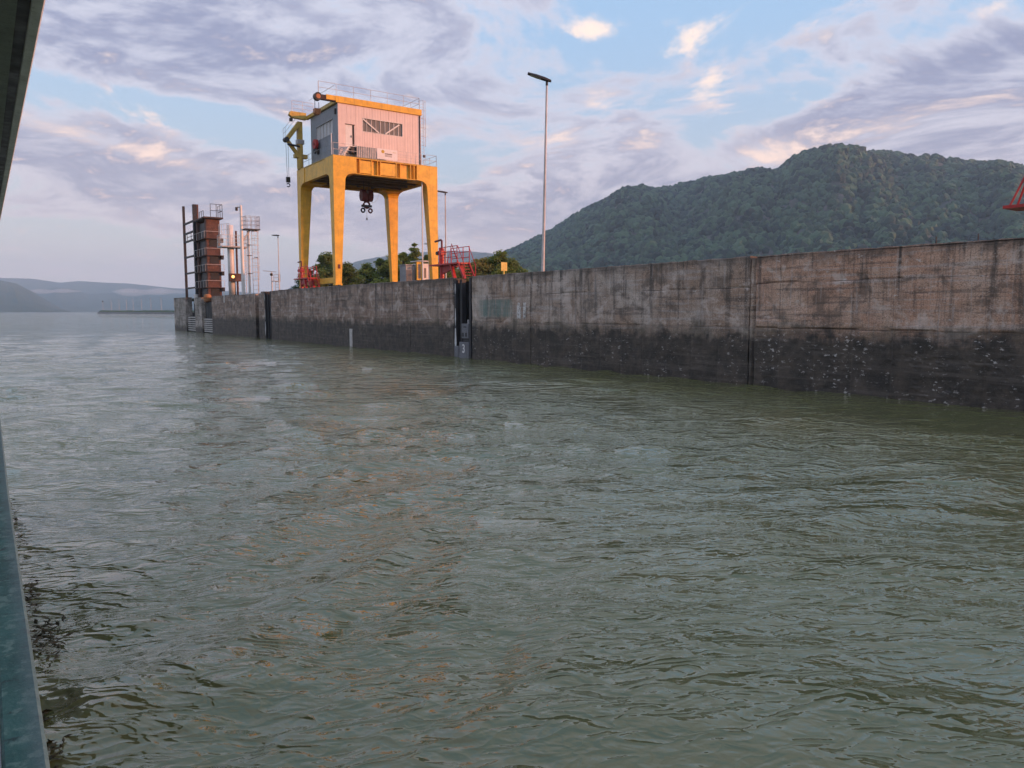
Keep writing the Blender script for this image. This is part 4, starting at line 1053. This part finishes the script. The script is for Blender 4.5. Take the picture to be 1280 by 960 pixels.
tw = thing('gate_tower', (29.5, 125, 3.0), 'rusty brown steel gate tower ringed with walkways at the end of the wall', 'tower')
MB().box(28.3, 30.3, 122.0, 122.9, 3.0, 17.0).build('tower_shell', 'rust_plate', tw, 0.03)
MB().box(28.6, 30.3, 122.9, 127.5, 3.0, 16.6).build('slot_back', 'ship_black', tw)
MB().box(28.3, 30.3, 127.5, 128.4, 3.0, 17.2).build('tower_shell', 'rust_plate', tw, 0.03)
for z in (6.7, 9.1, 11.5, 14.0):
    MB().box(27.9, 30.65, 121.5, 128.5, z, z + 0.09).build('walkway', 'rust_dark', tw)
    r = MB(); railing(r, [(27.92, 128.3), (27.92, 121.5), (30.6, 121.5)], z + 0.09, 1.0, (1.0,), 0.03, 1.9); r.build('railing', 'pale_rail', tw)
    MB().box(28.75, 30.0, 121.93, 121.998, z - 1.15, z - 0.1).build('hatch', 'ship_black', tw)
    MB().box(30.3, 30.65, 121.6, 122.3, z - 0.5, z).build('bracket', 'ship_black', tw)
MB().box(27.9, 30.7, 121.4, 128.6, 17.0, 17.22).build('top_platform', 'rust_dark', tw)
r = MB(); railing(r, [(28.0, 128.4), (28.0, 126.2)], 17.22, 1.9, (0.9, 1.9), 0.045, 1.1); railing(r, [(28.9, 121.5), (30.6, 121.5), (30.6, 124)], 17.22, 1.9, (0.95, 1.9), 0.045, 1.1); railing(r, [(28.0, 124.5), (28.0, 122)], 17.22, 0.9, (0.9,), 0.045, 1.2); r.build('railing', 'dark_steel', tw)

# white signal column with a work platform
sc_ = thing('signal_column', (29.3, 112.5, 5.3), 'white round signal column with railed platform and lit orange lamp box', 'column')
MB().tube([(29.3, 112.5, 5.3), (29.3, 112.5, 15.2)], 0.44, 20).build('column', 'white_paint', sc_, smooth=True)
MB().tube([(30.0, 112.1, 5.3), (30.0, 112.1, 14.4)], 0.14, 10).build('pipe', 'rust_plate', sc_)
MB().box(27.75, 31.3, 111.0, 113.6, 12.05, 12.22).build('platform', 'galvanised', sc_)
r = MB(); railing(r, [(27.8, 113.5), (27.8, 111.05), (31.25, 111.05), (31.25, 113.5)], 12.22, 1.5, (0.5, 1.0, 1.5), 0.035, 0.55); r.build('railing', 'pale_rail', sc_)
r = MB(); railing(r, [(28.0, 113.3), (28.9, 111.2)], 13.7, 1.6, (0.8, 1.6), 0.035, 0.6); r.build('railing', 'pale_rail', sc_)
l = MB(); ladder(l, 30.9, 112.0, 5.3, 12.1, 0.6, 'x', 0.035, 0.6, 0.4); l.build('caged_ladder', 'pale_rail', sc_)
lb = MB().box(28.75, 30.35, 111.3, 111.9, 7.35, 8.45).build('lamp_box', 'rust_plate', sc_, 0.03)
MB().tube([(29.2, 111.28, 8.0), (29.2, 111.34, 8.0)], 0.20, 18).build('lamp_lens', 'signal_lamp', lb)
MB().box(28.95, 29.45, 111.26, 111.298, 7.42, 7.75).build('lamp_lens', 'ship_black', lb)
MB().box(29.42, 29.5, 111.22, 111.3, 5.3, 7.34).build('stay', 'ship_black', sc_)

# slim camera mast with a caged platform
cm = thing('camera_mast', (29.1, 106, 5.3), 'slim white mast with a camera on top and a caged look-out platform', 'mast')
MB().tube([(29.1, 106, 5.3), (29.1, 106, 14.5), (29.1, 106, 17.2)], 0.24, 14, 0.15).build('pole', 'white_paint', cm)
MB().tube([(29.1, 106, 16.9), (28.65, 106, 16.95)], 0.05, 6).tube([(28.55, 106, 16.45), (28.55, 106, 16.9)], 0.17, 12).build('camera', 'ship_black', cm)
MB().box(29.4, 31.35, 105.2, 106.9, 14.0, 14.14).build('platform', 'dark_steel', cm)
r = MB(); railing(r, [(29.5, 106.8), (29.5, 105.25), (31.3, 105.25), (31.3, 106.8), (29.5, 106.8)], 14.14, 1.65, (0.55, 1.1, 1.65), 0.035, 0.6); r.build('railing', 'galvanised', cm)
MB().bar((29.3, 106, 12.6), (30.2, 106, 14.0), 0.16).build('bracket', 'galvanised', cm)
MB().tube([(30.0, 106.2, 5.3), (30.0, 106.2, 13.9)], 0.17, 12).build('pipe', 'white_paint', cm)
l = MB(); ladder(l, 30.8, 106.0, 5.3, 14.0, 0.75, 'x', 0.035, 0.6, 0.6); l.build('caged_ladder', 'pale_rail', cm)
for z in (8.2, 10.6, 12.0): MB().box(29.7, 30.45, 105.9, 106.0, z, z + 0.08).build('clamp', 'rust_dark', cm)

ss = thing('signal_mast', (30.4, 97.8, 5.3), 'small signal mast with cross arm and tiny railed platform', 'mast')
MB().tube([(30.4, 97.8, 5.3), (30.4, 97.8, 8.1)], 0.07, 8).build('pole', 'galvanised', ss)
MB().tube([(29.4, 98, 8.25), (31.0, 97.8, 8.15)], 0.04, 6).build('cross_arm', 'galvanised', ss)
MB().tube([(30.35, 97.75, 7.65), (30.35, 97.75, 7.95)], 0.17, 10).build('signal_head', 'ship_black', ss)
MB().box(30.5, 31.4, 97.4, 98.2, 6.95, 7.02).build('platform', 'galvanised', ss)
r = MB(); railing(r, [(30.55, 97.45), (31.35, 97.45), (31.35, 98.15)], 7.02, 0.8, (0.4, 0.8), 0.03, 0.8); r.build('railing', 'galvanised', ss)
l = MB(); ladder(l, 31.1, 97.8, 5.3, 7.0, 0.5, 'x', 0.025); l.build('ladder', 'galvanised', ss)

dr = thing('white_drum', (27.75, 127.2, 4.3), 'white drum standing on the pale pillar at the end of the wall', 'drum')
MB().tube([(27.75, 127.4, 4.4), (27.75, 127.4, 5.75)], 0.33, 16).build('barrel', 'white_paint', dr)
MB().tube([(27.75, 127.4, 5.75), (27.75, 127.4, 5.83)], 0.36, 16).build('lid', 'white_paint', dr)
dr = thing('rusty_buoy', (27.9, 121.0, 4.5), 'rusty orange barrel resting below the gate tower', 'barrel')
MB().loft([[(27.9 + math.cos(t) * q, 120.8 + math.sin(t) * q, z) for t in [2 * math.pi * i / 16 for i in range(16)]] for z, q in ((4.55, 0.4), (4.7, 0.55), (5.2, 0.58), (5.6, 0.5), (5.75, 0.3))]).build('barrel', 'barrel_orange', dr)
MB().ring((27.9, 120.8, 5.2), 0.59, 0.03, 'z').build('hoop', 'rust_dark', dr)
MB().box(27.5, 28.4, 120.0, 121.6, 4.45, 4.56).build('shelf', 'rust_dark', dr)
for (yy, dx, lab) in ((108.6, 0, 'short white marker post on the wall edge below the signal column'),):
    t = thing('marker_post', (27.25, yy, 4.3), lab, 'post'); MB().box(27.18, 27.27, yy - 0.12, yy + 0.12, 4.35, 5.75).build('post', 'white_paint', t); MB().box(27.16, 27.29, yy - 0.14, yy + 0.14, 5.74, 5.8).build('cap', 'white_paint', t)


# ------------------------------------------------------------------ trees behind the wall
def tree_meshes(seed, h, w, leaf, n_leaf, conical=0.0, ls=0.17):
    """tapered trunk with limbs, and a crown of separate leaf sprays gathered in clumps"""
    r2 = np.random.default_rng(seed); tr = MB()
    top = h * 0.82
    tr.tube([(0, 0, 0), (0.06 * w * r2.normal(), 0.06 * w * r2.normal(), h * 0.3), (0.08 * w * r2.normal(), 0.08 * w * r2.normal(), h * 0.55), (0.1 * w * r2.normal(), 0.1 * w * r2.normal(), top)], h * 0.028, 8, h * 0.006)
    clumps = []
    for i in range(44):
        t = r2.uniform(0.12, 1.0); z = h * t
        prof = (math.sin(math.pi * min(1, (t + 0.12) / 1.12) ** 0.8)) * (1 - conical) + conical * (1.05 - t)
        a = r2.uniform(0, 6.283); rad = w * 0.5 * prof * r2.uniform(0.25, 1.0)
        c = np.array([rad * math.cos(a), rad * math.sin(a), z - 0.06 * h]); clumps.append((c, w * r2.uniform(0.09, 0.20) * (1.05 - 0.35 * t)))
        if i % 2 == 0:
            b = (0, 0, max(0.15 * h, z * 0.68)); tr.tube([b, (c[0] * 0.5, c[1] * 0.5, (b[2] + c[2]) / 2 + 0.02 * h), tuple(c)], h * 0.010, 5, h * 0.003)
    per = n_leaf // len(clumps); V = []; 
    for c, cr in clumps:
        d = r2.normal(size=(per, 3)); d /= np.linalg.norm(d, axis=1)[:, None]
        p = c + d * (cr * (0.25 + 1.0 * r2.random(per)))[:, None] * np.array([1.0, 1.0, 0.85])
        V.append(p)
    P = np.concatenate(V); n = len(P)
    u = r2.normal(size=(n, 3)); u /= np.linalg.norm(u, axis=1)[:, None]; q = r2.normal(size=(n, 3)); v = np.cross(u, q); v /= np.linalg.norm(v, axis=1)[:, None]
    s = (ls * (0.6 + 0.8 * r2.random(n)))[:, None]
    quad = np.stack([P - u * s, P - v * s * 0.45, P + u * s, P + v * s * 0.45], 1).reshape(-1, 3)
    F = np.arange(n * 4).reshape(n, 4)
    to = tr.build('trunk', 'bark'); co = np_mesh('crown', quad, F, leaf, None, False)
    tm, cmesh = to.data, co.data
    bpy.data.objects.remove(to); bpy.data.objects.remove(co)
    return tm, cmesh


TV = {'round': tree_meshes(1, 7.0, 5.6, 'leaf_green', 9000), 'tall': tree_meshes(2, 9.5, 5.0, 'leaf_green', 9000, 0.25), 'olive': tree_meshes(3, 6.4, 5.6, 'leaf_olive', 9000, 0.1),
      'dark': tree_meshes(4, 6.6, 5.4, 'leaf_dark', 9000), 'spire': tree_meshes(5, 9.0, 3.2, 'leaf_green', 7000, 0.6)}
TREES = [  # kind, x, y, scale, label
    ('dark', 37.4, 96.8, 0.80, 'dark bushy tree seen between the two river-side crane legs'),
    ('dark', 35.2, 98.0, 0.50, 'low dark bush beside the red platform at the crane foot'),
    ('dark', 39.6, 95.9, 0.62, 'dark round bush just past the front crane leg'),
    ('round', 49.5, 118.7, 0.62, 'low green tree at the thin end of the row behind the crane'),
    ('round', 52.0, 117.6, 0.80, 'green tree second in the row behind the crane'),
    ('tall', 54.0, 116.6, 0.70, 'green tree third in the row behind the crane'),
    ('round', 56.0, 115.6, 1.02, 'broad green tree behind the far crane leg'),
    ('tall', 54.8, 109.9, 0.76, 'green tree between the far crane leg and the cabin'),
    ('spire', 56.2, 108.9, 0.96, 'pointed green tree sticking up above the cabin'),
    ('tall', 58.0, 107.8, 0.72, 'tall green tree directly behind the cabin'),
    ('round', 60.6, 109.0, 0.80, 'green tree half hidden by the crane leg next to the cabin'),
    ('round', 63.5, 109.6, 0.74, 'green tree behind the railings of the red platform'),
    ('olive', 55.2, 90.5, 0.74, 'yellowish tree beside the red mooring platform'),
    ('olive', 56.9, 89.7, 0.84, 'taller yellowish tree next to the dark green tree'),
    ('round', 58.8, 88.5, 0.86, 'dark green tree behind the yellow notice board'),
    ('dark', 60.0, 87.5, 0.74, 'green tree just past the yellow notice board'),
    ('olive', 61.0, 86.8, 0.46, 'low olive bush at the end of the tree row'),
]
for i, (kind, x, y, s, lab) in enumerate(TREES):
    t = thing('tree', (x, y, 5.3), lab, 'tree', 'trees behind the wall'); t.scale = (s * 1.45, s * 1.45, s * 1.02); t.rotation_euler = (0, 0, i * 2.1)
    for nm, me in zip(('trunk', 'crown'), TV[kind]):
        c = bpy.data.objects.new(nm, me); COL.objects.link(c); c.parent = t


# ------------------------------------------------------------------ distant breakwater with its row of poles
A = ray_pt(128, 391.3, 1000); Bp = ray_pt(330, 394.0, 640)
bw = thing('breakwater', (A[0], A[1], 0), 'low distant stone breakwater with a grassy top beyond the wall end', 'breakwater')
dv = Vector((Bp[0] - A[0], Bp[1] - A[1], 0)); Ld = dv.length; dv.normalize(); nv_ = Vector((dv.y, -dv.x, 0))
if nv_.dot(Vector((A[0], A[1], 0))) > 0: nv_ = -nv_
def bwring(s, off, zs):
    p = Vector((A[0], A[1], 0)) + dv * s
    return [p + nv_ * off[0] + Vector((0, 0, zs[0])), p + nv_ * off[1] + Vector((0, 0, zs[1])), p - nv_ * off[1] + Vector((0, 0, zs[1])), p - nv_ * off[0] + Vector((0, 0, zs[0]))]
MB().loft([bwring(s, (6.5, 5.6), (-1.0, 2.3)) for s in np.linspace(0, Ld, 40)]).build('stone_face', 'stone_bank', bw)
g_ = MB(); rr = []
for s in np.linspace(2, Ld - 1, 120):
    h = 3.4 + 1.4 * float(fbm(np.array([s * 0.05]), np.array([1.0]), 4)[0])
    rr.append(bwring(s, (5.4, 2.5), (2.25, h)))
g_.loft(rr).build('grass_top', 'leaf_dark', bw)
for i, px in enumerate((132, 141, 152, 162, 171, 182, 194, 207)):
    s = Ld * (px - 128) / (330 - 128) * (1 + 0.35 * (1 - (px - 128) / 202)) if i else 4
    p = Vector((A[0], A[1], 3.5)) + dv * s
    h = 14 if i else 11.5
    t = thing('breakwater_pole', p, 'thin grey pole, one of the row along the distant breakwater' if i else 'pole with a round beacon at the tip of the distant breakwater', 'pole', 'poles along the breakwater')
    MB().tube([p, p + Vector((0, 0, h))], 0.22, 6, 0.12).build('pole', 'galvanised', t)
    if i == 0: MB().tube([p + Vector((0, 0, h)), p + Vector((0, 0, h + 1.6))], 0.8, 10).build('beacon', 'dark_steel', t)
    else: MB().box(p.x - 1.2, p.x + 0.2, p.y - 0.2, p.y + 0.2, p.z + h, p.z + h + 0.2).build('lamp_arm', 'dark_steel', t)


# ------------------------------------------------------------------ the boat the view is taken from
boat = thing('river_boat', (-1.5, 4, 0), 'side of the boat: weathered teal rail and dark roof edge', 'boat')
RX, RZ = 0.036, 2.70       # outer edge and top of the rail cap
def capring(y):
    return [(RX - 0.044, y, RZ - 0.02), (RX - 0.044, y, RZ - 0.003), (RX - 0.041, y, RZ), (RX - 0.0045, y, RZ), (RX - 0.001, y, RZ - 0.003), (RX, y, RZ - 0.008), (RX, y, RZ - 0.030), (RX - 0.006, y, RZ - 0.033)]
CURVE = lambda y: 0.0055 * max(0.0, y - 2.5)
MB().loft([[(a + CURVE(y), b, c) for a, b, c in capring(y)] for y in np.linspace(-6, 16, 110)]).build('rail_cap', 'teal_cap', boat)
MB().box(RX - 0.062, RX - 0.0445, -6, 16, RZ - 0.1, RZ - 0.006).build('inner_strip', 'ship_white', boat)
MB().loft([[(RX - 0.04, y, RZ - 0.046), (RX - 0.012, y, RZ - 0.046), (RX - 0.25, y, -0.6), (RX - 0.32, y, -0.6)] for y in (-6, 16)]).build('hull_side', 'hull_dark', boat)
for y in np.arange(-5, 16, 1.3): MB().box(RX - 0.14, RX - 0.063, y, y + 0.03, 1.7, RZ - 0.06).build('bulwark_stay', 'ship_white', boat)
MB().box(-3.0, RX - 0.2, -6, 16, 1.55, 1.62).build('deck', 'ship_soffit', boat)
# roof overhead
UX, UZ = 0.226, 4.2
MB().loft([[(UX - 0.006, y, UZ), (UX, y, UZ + 0.01), (UX + 0.0, y, UZ + 0.12), (UX - 0.03, y, UZ + 0.13), (UX - 0.040, y, UZ + 0.03), (UX - 0.036, y, UZ)] for y in (-6, 16)]).build('roof_edge', 'ship_white', boat)
MB().box(UX - 0.075, UX - 0.036, -6, 16, UZ + 0.012, UZ + 0.1).build('seal', 'ship_black', boat)
MB().box(-3.0, UX - 0.076, -6, 16, UZ + 0.004, UZ + 0.05).build('soffit', 'ship_soffit', boat)
MB().box(-3.0, UX - 0.03, -6, 16, UZ + 0.131, UZ + 0.2).build('roof', 'ship_white', boat)
MB().box(UX - 0.6, UX - 0.079, 1.35, 1.75, UZ - 0.05, UZ + 0.003).build('roof_bracket', 'ship_black', boat, 0.01)


# x, y, spread across, spread along, pieces
WEED = [(0.36, 9.9, 0.05, 0.38, 150), (0.40, 8.5, 0.07, 0.35, 230), (0.52, 8.7, 0.10, 0.30, 60), (0.37, 7.4, 0.06, 0.14, 50), (0.29, 6.95, 0.03, 0.22, 150), (0.46, 7.15, 0.05, 0.10, 40),
        (0.33, 6.3, 0.05, 0.15, 50), (0.33, 13.5, 0.05, 0.8, 60), (0.75, 9.7, 0.10, 0.12, 16)]
# ------------------------------------------------------------------ weed drifting along the hull, mist under the far hills
r2 = np.random.default_rng(21); Vw = []; Fw = []
for (wx_, wy_, sx_, sy_, cnt) in WEED:
    for i in range(int(cnt * 0.5)):
        c0 = np.array([wx_ - 0.06 + r2.normal() * sx_ * 0.8, wy_ + r2.normal() * sy_, 0.035 + 0.02 * r2.random()]); a = r2.uniform(0, 6.28); L = r2.uniform(0.015, 0.07); w = r2.uniform(0.006, 0.02)
        u = np.array([math.cos(a), math.sin(a), 0.25 * r2.normal()]) * L; v = np.array([-math.sin(a), math.cos(a), 0.4 * r2.normal()]) * w
        o0 = len(Vw); up_ = np.array([0, 0, 0.006]); Vw += [c0 - u, c0 - v, c0 + u, c0 + v, c0 + up_]; Fw += [(o0, o0 + 1, o0 + 4), (o0 + 1, o0 + 2, o0 + 4), (o0 + 2, o0 + 3, o0 + 4), (o0 + 3, o0, o0 + 4)]
tag(np_mesh('floating_weed', np.array(Vw), np.array(Fw), 'weed', None, False), 'dark patches of weed floating beside the teal boat rail', 'weed', kind='stuff')
m = bpy.data.materials.new('mist_air'); m.use_nodes = True; g = NT(m.node_tree); g.n.clear()
out = g.new('ShaderNodeOutputMaterial'); pv = g.new('ShaderNodeVolumePrincipled'); pv.inputs['Color'].default_value = (0.96, 0.97, 1.0, 1); pv.inputs['Density'].default_value = 0.0045
g.l.new(pv.outputs[0], out.inputs['Volume']); MATS['mist_air'] = m
for (px, py, D, w, h, lab) in ((68, 364, 4150, 150, 17, 'small bank of white mist below the distant hills past the dark shore hill'), (188, 365, 4150, 210, 26, 'wider bank of white mist over the distant breakwater')):
    c0 = ray_pt(px, py, D); rt = Vector((math.cos(YAW), -math.sin(YAW), 0)); fw = Vector((math.sin(YAW), math.cos(YAW), 0)); b = MB(); rings = []
    for i in range(17):
        t = -1 + 2 * i / 16; k = math.sqrt(max(0.0, 1 - t * t)) * (0.75 + 0.35 * math.sin(3 * t + px) * math.cos(5 * t)) + 0.02
        rings.append([Vector(c0) + rt * t * w + fw * math.cos(q) * 90 * k + Vector((0, 0, math.sin(q) * h * k + 0.12 * h * math.sin(4 * t))) for q in [2 * math.pi * j / 14 for j in range(14)]])
    tag(b.loft(rings).build('mist', 'mist_air'), lab, 'mist', kind='stuff')


# ------------------------------------------------------------------ air
m = bpy.data.materials.new('haze_air'); m.use_nodes = True; g = NT(m.node_tree); g.n.clear()
out = g.new('ShaderNodeOutputMaterial'); pv = g.new('ShaderNodeVolumePrincipled')
pv.inputs['Color'].default_value = (0.50, 0.76, 1.0, 1); pv.inputs['Density'].default_value = 0.00017
pv.inputs['Anisotropy'].default_value = 0.0
g.l.new(pv.outputs[0], out.inputs['Volume']); MATS['haze_air'] = m
hz = MB().box(-7700, 7700, -7700, 7700, -2.2, 410).build('haze', 'haze_air'); tag(hz, 'thin blue haze lying over the whole valley', 'haze', kind='stuff')
